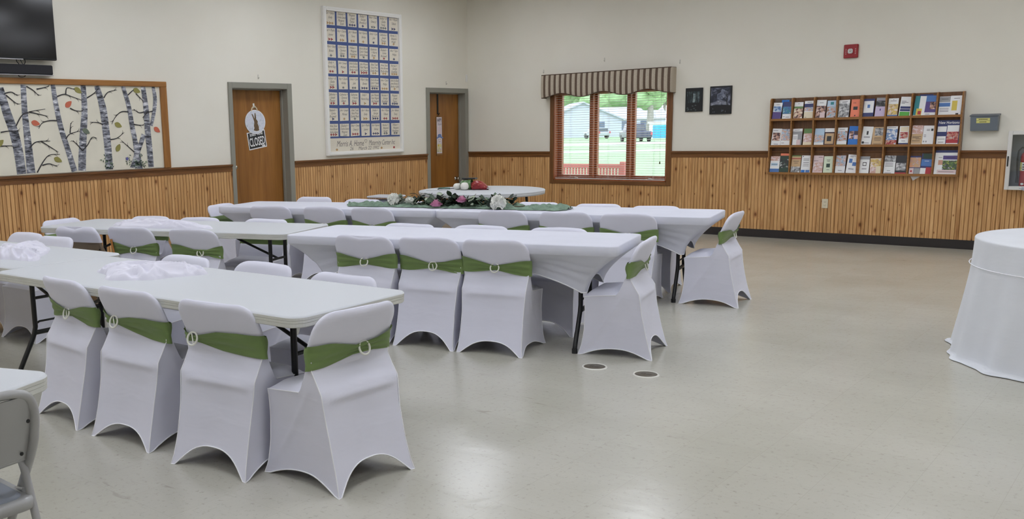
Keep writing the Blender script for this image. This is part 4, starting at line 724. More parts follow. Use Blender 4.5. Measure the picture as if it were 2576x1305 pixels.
mb = MB(); mb.prism([(-0.085, -0.05), (-0.075, -0.035), (-0.04, -0.012), (-0.038, 0.01), (-0.02, 0.024), (0.02, 0.024), (0.038, 0.01), (0.04, -0.012), (0.075, -0.03), (0.088, -0.045), (0.06, -0.042), (0.0, -0.026), (-0.06, -0.044)], 0.016, 0.022, mat('blue_hat', rgb(108, 134, 190), 0.6), 'x'); mb.build('hat', es)
mb = MB(); mb.prism([(-0.05, -0.13), (0.05, -0.13), (0.062, -0.25), (-0.062, -0.25)], 0.013, 0.0145, m_photo('sign_dress', [rgb(150, 176, 130), rgb(226, 216, 150), rgb(224, 200, 214)], 30.0), 'x')
for a, b, c in ((-0.03, -0.15, 'y'), (0.02, -0.19, 'w'), (0.035, -0.215, 'P'), (-0.03, -0.22, 'P')): mb.prism([(a + 0.016 * math.cos(t), b + 0.016 * math.sin(t)) for t in [6.2832 * i / 12 for i in range(12)]], 0.0145, 0.016, pm(c), 'x')
mb.build('dress', es)
mb = MB(); mb.box((-0.001, -0.036, 0.33), (0.005, -0.004, 0.652), DARK); mb.tube([(0.004, -0.02, 0.345), (0.02, -0.02, 0.32), (0.03, -0.02, 0.33), (0.032, -0.02, 0.35)], 0.006, DARK, 6); mb.tube([(0.006, 0.03, 0.288), (0.02, -0.02, 0.325), (0.006, -0.05, 0.288)], 0.002, DARK, 5); mb.build('strap', es)

# signature quilt in a white frame
qy0, qy1, qz0, qz1 = -3.200, -1.630, 1.147, 3.108
qu = empty('signature_quilt', (0, (qy0 + qy1) / 2, (qz0 + qz1) / 2), label='tall white framed quilt of signed cream blocks with blue sashing between the doors', cat='quilt')
W2, H2 = (qy1 - qy0) / 2, (qz1 - qz0) / 2
mb = MB(); fwid = 0.052
for lo, hi in (((0.001, -W2, -H2), (0.05, -W2 + fwid, H2)), ((0.001, W2 - fwid, -H2), (0.05, W2, H2)), ((0.001, -W2 + fwid, -H2), (0.05, W2 - fwid, -H2 + fwid)), ((0.001, -W2 + fwid, H2 - fwid), (0.05, W2 - fwid, H2))): mb.box(lo, hi, WHITEP, 0.004)
for lo, hi in (((0.05, -W2 + 0.012, -H2 + 0.012), (0.056, -W2 + 0.03, H2 - 0.012)), ((0.05, W2 - 0.03, -H2 + 0.012), (0.056, W2 - 0.012, H2 - 0.012)), ((0.05, -W2 + 0.03, -H2 + 0.012), (0.056, W2 - 0.03, -H2 + 0.03)), ((0.05, -W2 + 0.03, H2 - 0.03), (0.056, W2 - 0.03, H2 - 0.012))): mb.box(lo, hi, WHITEP, 0.002)
mb.build('frame', qu)
QB = m_fabric('quilt_blue', rgb(76, 92, 140)); QC = m_fabric('quilt_cream', rgb(222, 214, 198))
mb = MB(); iy0, iy1, iz0, iz1 = -W2 + fwid - 0.004, W2 - fwid + 0.004, -H2 + fwid - 0.004, H2 - fwid + 0.004
mb.box((0.004, iy0, iz0), (0.012, iy1, iz1), QC)
zb = iz0 + 0.185
mb.box((0.012, iy0, zb), (0.0135, iy1, iz1), QB)
mb.build('backing', qu)
cw = (iy1 - iy0) / 7; ch = (iz1 - zb) / 8
NAMES = ["Earl + Betty;Emily", "Elizabeth +;Charles Sutton;Margaret;Smith", "Margaret;Joseph;Talman", "Shelley +;George;Brandon Jr", "Betty + Owen;Owen Jr", "Arthur + B;Gladys;Young", "Ann + Wayne;Talbott",
 "Earl + Phyllis;Joyner", "Roy + Charlie;Ashley", "Jim + Betsie;Terry", "Ruth + Raymond;Shirley", "Dennis + Carol;Julia", "Catherine +;Joseph;Thomas", "Norma + J;Benjamin;Hough",
 "Willard + Betty;Bowen", "Catherine +;Clarence;Gibson", "William +;Margaret;Humphrey", "Norris Brown;Carol + Nadia;George Bowen", "Katherine;+ Norris;Brown", "Elizabeth +;Carlos;Brumwell", "Alma + Taylor;Phillips",
 "Emily +;Norris King", "John + Joseph;Michael", "Bertha Van Blunk;James Brown Jr;Bertha + John", "Jane Watson;Hazel Wagner;Earl Sawyer", "Ethel Todd;Noel Price;Estelle Myers", "Anna Stout;Anna Brown;Myrtle Aiken", "Norman +;George;Goodman"]
cream_rng = random.Random(3)
INKB = mat('embroidery_black', rgb(52, 48, 54), 0.8); MOT = [mat('embroidery_red', rgb(150, 60, 62), 0.8), mat('embroidery_grey', rgb(104, 104, 108), 0.8), mat('embroidery_tan', rgb(176, 140, 96), 0.8), mat('embroidery_blue', rgb(62, 66, 100), 0.8)]
for r in range(8):
    for c in range(7):
        a0 = iy0 + c * cw + (0.006 if c == 0 else 0.017); a1 = iy0 + (c + 1) * cw - (0.006 if c == 6 else 0.017); b1 = iz1 - r * ch - (0.004 if r == 0 else 0.016); b0 = iz1 - (r + 1) * ch + 0.024
        j = lambda: cream_rng.uniform(-0.004, 0.004)
        mb = MB(); q = [(0.0142, a0 + j(), b0 + j()), (0.0142, a1 + j(), b0 + j()), (0.0142, a1 + j(), b1 + j()), (0.0142, a0 + j(), b1 + j())]
        mb.add([(0.0125, *p[1:]) for p in q] + q, [(4, 5, 6, 7), (0, 1, 5, 4), (1, 2, 6, 5), (2, 3, 7, 6), (3, 0, 4, 7)], QC)
        ym = (a0 + a1) / 2; lines = NAMES[(r * 7 + c) % 28 if r < 4 else (r * 7 + c * 3 + 5) % 28].split(';'); H = b1 - b0
        for i, t in enumerate(lines):
            wlim = (a1 - a0) * 0.92; sz = 0.044; g = text_geo(t, sz, 0.5, 0.0, 0.72); wd = max(v[0] for v in g[0]) - min(v[0] for v in g[0]); sxx = min(1.0, wlim / max(wd, 1e-4))
            zc = b1 - 0.028 - i * (0.042 if len(lines) > 2 else 0.055); off = (0.006 if i % 2 else -0.006) if wd * sxx < wlim * .85 else 0
            mb.add([(0.0147, ym + off + v[0] * sxx, zc + v[1]) for v in g[0]], g[1], INKB)
        if len(lines) < 4:
            m = MOT[cream_rng.randrange(4)]; n = cream_rng.randrange(1, 4)
            for k in range(n):
                cy, cz = ym + (k - (n - 1) / 2) * 0.045, b0 + 0.026; q = cream_rng.randrange(3)
                mb.prism([(cy + 0.018 * math.cos(t) * (1 + (.45 * math.cos((3 + q) * t))), cz + 0.014 * math.sin(t) * (1 + .45 * math.cos((3 + q) * t))) for t in [6.2832 * i / 18 for i in range(18)]], 0.0142, 0.0148, m, 'x')
        mb.build('signed_block', qu)
mb = MB()
def fit_text(t, size, m, yc, zc, wd, sh_):
    v, f = text_geo(t, size, sh_, 0.0); lo, hi = min(q[0] for q in v), max(q[0] for q in v); k = wd / (hi - lo); mb.add([(0.0128, yc + (q[0] - (lo + hi) / 2) * k, zc + q[1]) for q in v], f, m)
ESOFT = mat('embroidery_soft', rgb(110, 106, 104), 0.8); fit_text('Morris A. Home', 0.115, ESOFT, -0.31, zb - 0.08, 0.54, 0.35)
fit_text('Maternity Center Inc', 0.105, ESOFT, 0.345, zb - 0.08, 0.56, 0.35)
fit_text('26', 0.07, ESOFT, -0.29, zb - 0.15, 0.07, 0.2); fit_text('March 22 1992', 0.07, ESOFT, 0.06, zb - 0.15, 0.42, 0.2)
for cy, m in ((-0.58, MOT[2]), (0.33, MOT[2]), (0.6, MOT[0])): mb.prism([(cy + 0.02 * math.cos(t), zb - 0.155 + 0.016 * math.sin(t)) for t in [6.2832 * i / 12 for i in range(12)]], 0.0122, 0.0128, m, 'x')
hp = [(0.0 + 0.0016 * 16 * math.sin(t) ** 3, zb - 0.05 + 0.0016 * (13 * math.cos(t) - 5 * math.cos(2 * t) - 2 * math.cos(3 * t) - math.cos(4 * t))) for t in [6.2832 * i / 24 for i in range(24)]]
mb.tube([(0.0128, a, b) for a, b in hp], 0.0022, MATS['embroidery_soft'], 5, closed=True); mb.build('dedication', qu)

# ------------------------------------------------------------------ folding tables and stretch covers
TL, TW, TZ = 2.438, 0.762, 0.727
def rrect(hx, hy, r, n=6, ns=1, nl=1):
    """closed outline of a rounded rectangle, counter-clockwise; ns / nl extra points along short / long sides"""
    out = []
    for cx, cy, a0 in ((hx - r, hy - r, 0), (-hx + r, hy - r, 90), (-hx + r, -hy + r, 180), (hx - r, -hy + r, 270)):
        arc = [(cx + r * math.cos(R(a0 + 90 * i / n)), cy + r * math.sin(R(a0 + 90 * i / n))) for i in range(n + 1)]
        out.append(arc)
    res = []
    for k in range(4):
        res += out[k]; a, b = out[k][-1], out[(k + 1) % 4][0]; m = nl if k % 2 == 0 else ns
        res += [(a[0] + (b[0] - a[0]) * i / (m + 1), a[1] + (b[1] - a[1]) * i / (m + 1)) for i in range(1, m + 1)]
    return res
def table_legs(e, hx=TL / 2, wish=0.114, zt=TZ - 0.045):
    for sx in (-1, 1):
        lx = sx * (hx - 0.29)
        for sy in (-1, 1):
            mb = MB(); mb.tube([(lx, wish * sy, zt), (lx, wish * sy, 0.30), (lx, wish * sy + 0.012 * sy, 0.255), (lx, wish * sy + 0.035 * sy, 0.21), (lx, 0.235 * sy, 0.055), (lx, 0.245 * sy, 0.03), (lx, 0.247 * sy, 0.0)], 0.0155, BLACKM, 10); lo = mb.build('leg', e)
            mb = MB(); mb.cyl((lx, 0.247 * sy), 0.019, 0.0, 0.03, DARK, 12); mb.build('foot_cap', lo)
        mb = MB(); mb.tube([(lx, -wish, 0.262), (lx, wish, 0.262)], 0.0155, BLACKM, 8); mb.build('crossbar', e); mb = MB(); mb.tube([(lx, -wish, 0.315), (lx, -wish + 0.03, 0.33), (lx, wish - 0.03, 0.33), (lx, wish, 0.315)], 0.007, BLACKM, 6); mb.build('spreader_bar', e)
        mb = MB(); mb.tube([(lx, 0, zt - 0.20), (lx - sx * 0.10, 0, zt - 0.16), (lx - sx * 0.50, 0, zt - 0.0)], 0.010, BLACKM, 8); mb.build('brace', e); mb = MB(); mb.tube([(lx, -wish, zt - 0.2), (lx, wish, zt - 0.2)], 0.010, BLACKM, 8); mb.build('crossbar', e)
        mb = MB(); mb.tube([(lx, -hy_(), zt + 0.006), (lx, hy_(), zt + 0.006)], 0.014, BLACKM, 8); mb.build('leg_axle', e)
    for sy in (-1, 1):
        mb = MB(); mb.box((-hx + 0.13, sy * 0.285 - 0.014, zt - 0.006), (hx - 0.13, sy * 0.285 + 0.014, zt + 0.018), BLACKM, 0.003); mb.build('rail', e)
def hy_(): return TW / 2 - 0.09
def folding_table(nl, rot, label, covered=False):
    c, s = math.cos(rot), math.sin(rot); cx = nl[0] + TL / 2 * c - TW / 2 * s; cy = nl[1] + TL / 2 * s + TW / 2 * c
    e = empty('folding_table', (cx, cy, 0), rotz=rot, label=label, cat='table', group='long white folding tables')
    k = 0.008 if covered else 0.0; hx, hy = TL / 2 - k, TW / 2 - k; zt = TZ - (0.006 if covered else 0)
    mb = MB(); r = 0.075
    def O(d, z): return [(x, y, z) for x, y in rrect(hx - d, hy - d, r - min(d, 0.05), 8)]
    mb.loft([O(0.02, zt), O(0.005, zt), O(0.0, zt - 0.006)], PLAST, True)
    prof = [(0.0, 0.006), (0.0, 0.016), (0.0025, 0.018), (0.001, 0.020), (0.001, 0.028), (0.0035, 0.030), (0.002, 0.032), (0.002, 0.044), (0.006, 0.048), (0.03, 0.048)]
    mb.loft([O(d, zt - z) for d, z in prof], PLASTE, False); mb.build('tabletop', e)
    table_legs(e)
    return e, cx, cy
def table_cover(cx, cy, rot, label, seed):
    rng = random.Random(seed); hx, hy = TL / 2 + 0.003, TW / 2 + 0.003
    o0 = rrect(hx, hy, 0.055, 7, 11, 35); o1 = rrect(hx - 0.225, hy - 0.145, 0.03, 7, 11, 35); n = len(o0); mb = MB()
    def L(d, z): return [(x, y, z) for x, y in rrect(hx - d, hy - d, max(0.055 - d, 0.01), 7, 11, 35)]
    mb.loft([L(0.05, TZ + 0.003), L(0.010, TZ + 0.003), L(0.003, TZ + 0.0015), L(0.0, TZ - 0.003), L(0.0005, TZ - 0.03), L(0.001, TZ - 0.056), L(0.006, TZ - 0.062)], TABF, True, caps=False)
    mb.add(L(0.05, TZ + 0.003), [tuple(range(n))], TABF)
    zr = TZ - 0.062; NV = 16; ph = [rng.uniform(0, 6.28) for _ in range(8)]
    def hem(i):
        x, y = o1[i]; ax = max(0.0, 1 - abs(x) / (hx - 0.255)) if abs(abs(y) - (hy - 0.145)) < 0.02 else 0.0; ay = max(0.0, 1 - abs(y) / (hy - 0.17)) if abs(abs(x) - (hx - 0.225)) < 0.02 else 0.0
        return 0.405 + 0.135 * (1 - (1 - min(ax * 1.6, 1)) ** 2.2) + 0.09 * (1 - (1 - ay) ** 2)
    rings = []
    a0 = L(0.006, zr)
    for j in range(NV + 1):
        t = j / NV; e = 1 - (1 - t) ** 1.7; ring = []
        for i in range(n):
            zb = hem(i); z = zr + (zb - zr) * t; x = a0[i][0] + (o1[i][0] - a0[i][0]) * e; y = a0[i][1] + (o1[i][1] - a0[i][1]) * e
            cr = abs(x) / hx
            wv = 0.0065 * math.sin(t * 26 + 9 * (1 - cr) + ph[0]) * math.sin(math.pi * t) * max(0.0, 1 - abs(cr - 0.72) / 0.30) + 0.004 * math.sin(x * 19 + t * 9 + ph[1]) * math.sin(math.pi * t)
            sg = 1 if y > 0 else -1
            ring.append((x, y + (wv * sg if abs(y) > 0.15 else 0), z))
        rings.append(ring)
    mb.loft(rings, TABF, True, caps=False)
    e = mb.build('stretch_table_cover', loc=(cx, cy, 0), rotz=rot); tag(e, label, 'tablecloth', 'white stretch table covers')
    m2 = MB(); m2.tube(rings[-1], 0.004, PIPING, 6, closed=True); m2.build('hem', e)
    return e
LNr = 0.066; lnl = (3.852 - TL * math.cos(LNr), -9.513 - TL * math.sin(LNr))
folding_table((3.856, -9.643), 0.0465, 'bare white folding table in the foreground row with three covered chairs along its near side')
folding_table(lnl, LNr, 'bare white folding table at the left edge, butted against the foreground table')
folding_table((1.557, -8.185), 0.3108, 'bare white folding table in the middle row carrying a long crumpled cloth')
r4 = 0.38; fr4 = (6.29, -10.575); nl4 = (fr4[0] - TL * math.cos(r4) + TW * math.sin(r4), fr4[1] - TL * math.sin(r4) - TW * math.cos(r4))
folding_table(nl4, r4, 'bare white folding table corner at the lower left beside the grey metal chair')
for nl, rt_, l1, l2, sd in (((3.948, -7.495), 0.2582, 'folding table hidden under the white cover in the middle row, black legs showing', 'white stretch cover on the middle row table whose chairs show green sashes', 1),
                       ((3.676, -5.407), 0.2211, 'folding table under the right far row cover, black legs at its right end', 'white stretch cover on the right table of the far row', 2),
                       ((1.325, -6.087), 0.2886, 'folding table under the left white cover of the far row by the wooden door', 'white stretch cover on the left table of the far row', 3)):
    e, cx, cy = folding_table(nl, rt_, l1, True); table_cover(cx, cy, rt_, l2, sd)

# round folding table by the corner
rt0 = empty('round_table', (2.405, -2.935, 0), label='bare white round folding table by the corner door', cat='table')
RZ = 0.738; mb = MB(); mb.lathe([(0.001, RZ), (0.74, RZ), (0.755, RZ - 0.002), (0.762, RZ - 0.010), (0.762, RZ - 0.018), (0.758, RZ - 0.021), (0.760, RZ - 0.024), (0.758, RZ - 0.052), (0.74, RZ - 0.055), (0.001, RZ - 0.045)], PLAST, 72); mb.build('tabletop', rt0)
for sx in (-1, 1):
    for sy in (-1, 1):
        mb = MB(); mb.tube([(sx * 0.40, sy * 0.36, RZ - 0.05), (sx * 0.47, sy * 0.38, 0.0)], 0.016, BLACKM, 10); mb.build('leg', rt0)
    mb = MB(); mb.tube([(sx * 0.44, -0.37, 0.35), (sx * 0.44, 0.37, 0.35)], 0.012, BLACKM, 8); mb.tube([(sx * 0.42, 0, 0.52), (sx * 0.42, -0.36, 0.52)], 0.01, BLACKM, 8); mb.tube([(sx * 0.42, 0.0, 0.52), (sx * 0.42, 0.36, 0.52)], 0.01, BLACKM, 8); mb.tube([(sx * 0.42, 0, 0.52), (sx * 0.08, 0, RZ - 0.05)], 0.01, BLACKM, 8); mb.build('brace', rt0)

# ------------------------------------------------------------------ covered chairs
def itp(T, z):
    if z <= T[0][0]: return T[0][1]
    for (a, p), (b, q) in zip(T[:-1], T[1:]):
        if z <= b:
            t = (z - a) / (b - a); return p + (q - p) * t
    return T[-1][1]
Wt = [(0, .230), (.04, .221), (.12, .215), (.25, .213), (.38, .219), (.43, .223), (.50, .224), (.56, .228)]
ZR, ZF = .418, .385
YR = [(0, -.238), (.05, -.222), (.15, -.195), (.30, -.163), (.38, -.153), (.42, -.148), (.45, -.126), (.51, -.092), (.56, -.094)]
YF = [(0, .240), (.05, .222), (.15, .205), (.30, .199), (.36, .202), (.39, .205)]
YC = [(.50, -.078), (.55, -.084), (.60, -.100), (.68, -.135), (.765, -.168)]
CT = 0.763
def arch(u, h, p=2.6):
    q = (u - .045) / .91
    if q <= 0 or q >= 1: return 0.0
    return h * (1 - abs(2 * q - 1) ** p)
def sp_(v, p): return math.copysign(abs(v) ** p, v)
def chair_cover(seed, dip=0.0, ht=1.0):
    rng = random.Random(seed); p1, p2, p3 = [rng.uniform(0, 6.28) for _ in range(3)]; mb = MB(); hb = .095 + rng.uniform(-.012, .015)
    def back(u, v):
        za = arch(u, hb); z = za + (0.556 - za) * v; k = 4 * u * (1 - u)
        y = itp(YR, z) + .020 * k * max(0, 1 - z / .40) - .009 * math.exp(-((z - .393) / .016) ** 2) * min(1, 6 * u, 6 * (1 - u)) + .003 * math.sin(9 * u + 30 * z + p1) * max(0, min(1, (z - .42) / .08))
        return ((2 * u - 1) * itp(Wt, z), y, z)
    def front(u, v):
        za = arch(u, .10); z = za + (ZF - za) * v; k = 4 * u * (1 - u)
        return ((1 - 2 * u) * itp(Wt, z), itp(YF, z) - .018 * k * max(0, 1 - z / .42), z)
    def ztop(u): return ZR + (ZF - ZR) * u + (.556 - ZR) * max(0.0, 1 - u / .42)
    def sidef(sg, rd=True):
        def f(u, v):
            za = arch(u, .05, 2.2); z = za + (ztop(u) - za) * v; k = 4 * u * (1 - u); zz = min(z, .42)
            y0 = itp(YR, z); y1 = itp(YF, zz); x = itp(Wt, zz if u > .3 else z) - .020 * k * max(0, 1 - z / .42) ** .8 + (.002 * math.sin(14 * u + 11 * z + p2) if rd else 0) * (1 - v) ** .5
            y = y0 + (y1 - y0) * u
            if rd: x += (.0055 * math.exp(-(((y + .15) * .545 - (.545 - z) * .375) / .662 / .011) ** 2) + .004 * math.exp(-(((y + .13) * .5 + (.5 - z) * .11) / .512 / .010) ** 2)) * math.sin(math.pi * min(1, v)) ** .5 * (1 if z < .41 else max(0, 1 - (z - .41) / .03))
            return (sg * x, y, z)
        return f
    side1 = sidef(1, False)
    def seat(u, v):
        x, y, z = side1(1 - v, 1); q = min(1, 6 * u, 6 * (1 - u)); fl = max(0, min(1, v / .10)) ** .6 * max(0, min(1, (.60 - v) / .15))
        return ((2 * u - 1) * x, y + (.012 * q * max(0, (v - .58) / .42) * (1 - v) * 4), z + .032 * q ** .6 * fl)
    mb.grid(22, 48, back, CHAIRF); mb.grid(20, 12, front, CHAIRF); mb.grid(26, 26, sidef(1), CHAIRF); mb.grid(26, 26, sidef(-1), CHAIRF, flip=True); mb.grid(20, 34, seat, CHAIRF, flip=False)
    rings = []; N = 36
    def wb(z):
        r = .085; zz = CT - .010; d = z - (zz - r)
        return .236 if d <= 0 else .236 - r + math.sqrt(max(0.0, r * r - d * d))
    for z in (.50, .53, .552, .566, .585, .61, .64, .66, .68, .70, .716, .729, .739, .746, .7515, .7528):
        th = .012 if z < .555 else (.014 + .010 * min(1, (z - .555) / .03)); w = wb(z) if z > .56 else .222 + .014 * max(0, (z - .53) / .03)
        top = max(0.0, (z - .72) / .033); th *= math.sqrt(max(0.05, 1 - top * top * .9)); yc = itp(YC, z); ring = []
        for k in range(N):
            a = 2 * math.pi * k / N; x = w * sp_(math.cos(a), .38); y = yc + th * sp_(math.sin(a), .7) + .014 * (x / .22) ** 2 * max(0, min(1, (z - .54) / .05))
            zz = z - (dip * .014 * math.exp(-((x - .03) / .07) ** 2) * max(0, (z - .66) / .08)) + (.0025 * math.sin(18 * x + p3) * max(0, (z - .7) / .04))
            ring.append((x, y, zz if zz < .62 else .62 + (zz - .62) * ht))
        rings.append(ring)
    mb.loft(rings, CHAIRF, True)
    pp = MB(); r = .0032
    pp.tube([back(i / 22, 0) for i in range(23)], r, PIPING, 5); pp.tube([front(i / 20, 0) for i in range(21)], r, PIPING, 5)
    for sg in (1, -1):
        f = sidef(sg); pp.tube([f(i / 16, 0) for i in range(17)], r, PIPING, 5); pp.tube([f(0, j / 12) for j in range(13)], r * .75, PIPING, 5); pp.tube([f(1, j / 12) for j in range(13)], r * .7, PIPING, 5); pp.tube([f(.42 + .58 * i / 8, 1) for i in range(9)], r * .75, PIPING, 5)
    return mb, pp
def chair_sash(seed, xr, tilt, up=0.0, rt=0.0, bar=False):
    rng = random.Random(seed); ph = rng.uniform(0, 6.28); mb = MB(); NT_, NV = 72, 12
    def f(u, v):
        a = 2 * math.pi * u; sn = math.sin(a); x = .243 * sp_(math.cos(a), .28); zc = .568 + up
        if sn < 0:
            d = min(1.0, abs(x - xr) / .225); hh = .016 + .037 * (d * d * (3 - 2 * d)) ** .8; c = zc + tilt * x * 1.0 + .010 * (d - .5)
        else: d = 1.0; hh = .050; c = zc + tilt * x
        z = c + hh * (2 * v - 1); th = .020 + .012 * max(0, min(1, (z - .545) / .03)); fold = .0065 * math.sin(v * 17 + 5 * d + ph) * (1 - .75 * abs(2 * d - 1)) if sn < 0 else 0
        y = itp(YC, z) + (th + fold) * sp_(sn, .7) + .014 * (x / .22) ** 2 * max(0, min(1, (z - .54) / .05))
        return (x, y, z)
    mb.grid(NT_, NV, f, GREEN); rb = MB(); zc = .568 + up + tilt * xr - .004; y = itp(YC, zc) - .037
    T = Matrix.Translation((xr, y, zc)) @ Matrix.Rotation(R(90 - 18), 4, 'X') @ Matrix.Rotation(R(rt), 4, 'Z'); rb.M = T
    rb.tube([(.030 * math.cos(t), .030 * math.sin(t), 0) for t in [6.2832 * i / 28 for i in range(28)]], .0048, RING, 8, closed=True)
    if bar: rb.box((-.003, -.029, -.003), (.003, .029, .001), RING, .001)
    return mb, rb
def covered_chair(x, y, deg, label, group, xr=0.0, tilt=0.0, dip=0.0, seed=1, up=0.0, rt=0.0, ring=True, ht=1.0, bar=False):
    e = empty('covered_chair', (x, y, 0), rotz=R(deg), label=label, cat='chair', group=group)
    c, p = chair_cover(seed, dip, ht); co = c.build('chair_cover', e); p.build('piping', co)
    s, r = chair_sash(seed, xr, tilt, up, rt, bar); so = s.build('sash', e)
    if ring: r.build('buckle_ring', so)
    return e
G1, G2, G3 = 'covered chairs at the foreground row', 'covered chairs at the middle row', 'covered chairs at the far row'
def rearmid(x, y, deg): a = R(deg); return x + .237 * -math.sin(a), y + .237 * math.cos(a)
def near_chair(mx, my, deg, *a, **k): x, y = rearmid(mx, my, deg); return covered_chair(x, y, deg, *a, **k)
near_chair(4.595, -9.7185, -2.8, 'white covered chair, leftmost of the three backs along the foreground bare table', G1, xr=-.02, tilt=-.02, seed=11, rt=25, bar=True)
near_chair(5.178, -9.7075, 3.8, 'white covered chair, middle one of the three backs along the foreground bare table', G1, xr=-.13, tilt=-.08, seed=12, rt=30, bar=True)
near_chair(5.830, -9.676, 7.7, 'white covered chair, right of three backs along the foreground table, nearest the end chair', G1, xr=-.16, tilt=-.03, seed=13, rt=25, bar=True)
near_chair(6.505, -9.294, 88, 'large white covered chair at the right end of the foreground bare table, nearest the camera', G1, xr=.05, tilt=.03, seed=14, rt=-12)
near_chair(4.638, -7.462, 14, 'white covered chair with round ring, left of three full backs along the middle row cover', G2, xr=.0, tilt=.02, dip=1.0, seed=21, rt=5)
near_chair(5.096, -7.3075, 12.3, 'white covered chair with tilted ring, middle of three full backs along the middle row cover', G2, xr=.03, tilt=-.02, seed=22, rt=20, up=-.01, bar=True)
near_chair(5.569, -7.1945, 14, 'white covered chair, right of three full backs along the middle row cover', G2, xr=.0, tilt=-.03, seed=23, rt=-8)
near_chair(6.43, -6.492, 103.4, 'white covered chair seen from the side at the right end of the middle row', G2, xr=.06, tilt=.0, seed=24, rt=-10)
near_chair(6.235, -4.5325, 98.2, 'white covered chair seen from the side at the right end of the far row', G3, xr=.05, tilt=.03, seed=31)
covered_chair(2.49, -7.77, 16, 'white covered chair with oval ring, beside the tan chair in the middle row', G2, xr=.02, tilt=.0, seed=25, rt=20)
covered_chair(3.09, -7.595, 16, 'white covered chair with crossed ring along the bare middle row table, nearest its black legs', G2, xr=.06, tilt=.0, seed=26, rt=40, bar=True)
for i, (x, y, d, t) in enumerate(((1.925, -5.805, 20, 'first near-side back of the far row from the left'), (2.525, -5.625, 14, 'second near-side back of the far row from the left'), (3.038, -5.48, 12, 'third near-side back of the far row, left of the cover seam'), (4.32, -5.16, 11, 'fourth near-side back of the far row, right of the cover seam'), (4.884, -5.04, 13, 'fifth near-side back of the far row'), (5.414, -4.94, 14, 'last near-side back of the far row, beside its end chair'))):
    covered_chair(x, y, d, 'white covered chair, ' + t, G3, xr=.0, tilt=.0, seed=40 + i)
for x, y, d, g, t in ((4.309, -8.772, 183, G1, 'white covered chair front across the foreground table, left of three, beside the crumpled cloth'), (4.967, -8.70, 183, G1, 'front of white covered chair across the foreground table, middle of three'), (5.675, -8.76, 183, G1, 'front of white covered chair across the foreground table, rightmost of three'),
    (2.501, -8.656, 184, G1, 'white covered chair top just behind the crumpled cloth on the left edge table'), (1.99, -8.63, 184, G1, 'white covered chair top at the very left edge of the photo, behind a table'),
    (1.68, -7.239, 196, G2, 'white covered chair top behind the left half of the long crumpled cloth'), (2.223, -7.085, 196, G2, 'white covered chair top behind the right half of the long crumpled cloth'), (2.911, -6.887, 196, G2, 'white covered chair top behind the bare middle row table, right of its cloth'),
    (4.29, -6.575, 195, G2, 'front of white covered chair across the middle row cover, left of three tops'), (4.868, -6.40, 195, G2, 'front of white covered chair across the middle row cover, middle of three tops'), (5.47, -6.255, 194, G2, 'front of white covered chair across the middle row cover, right of three tops'),
    (1.334, -4.80, 196, G3, 'white covered chair top behind the far row, right of the wooden door'), (2.086, -4.79, 195, G3, 'white covered chair top behind the far row, left of the clear plastic tote'), (2.784, -4.78, 194, G3, 'white covered chair top behind the white flowers of the garland'),
    (4.06, -4.345, 193, G3, 'white covered chair top behind the right end of the green runner'), (4.685, -4.265, 193, G3, 'white covered chair top behind the far row, below the left half of the window'), (5.259, -4.235, 193, G3, 'last white covered chair top behind the far row, below the right half of the window'),
    (1.253, -7.684, 285, G2, 'white covered chair with green sash at the left end of the bare middle row table'), (1.214, -5.812, 283, G3, 'white covered chair turned sideways at the left end of the far row')):
    covered_chair(x, y, d, t, g, xr=.0, seed=int(x * 100), ht=.84)

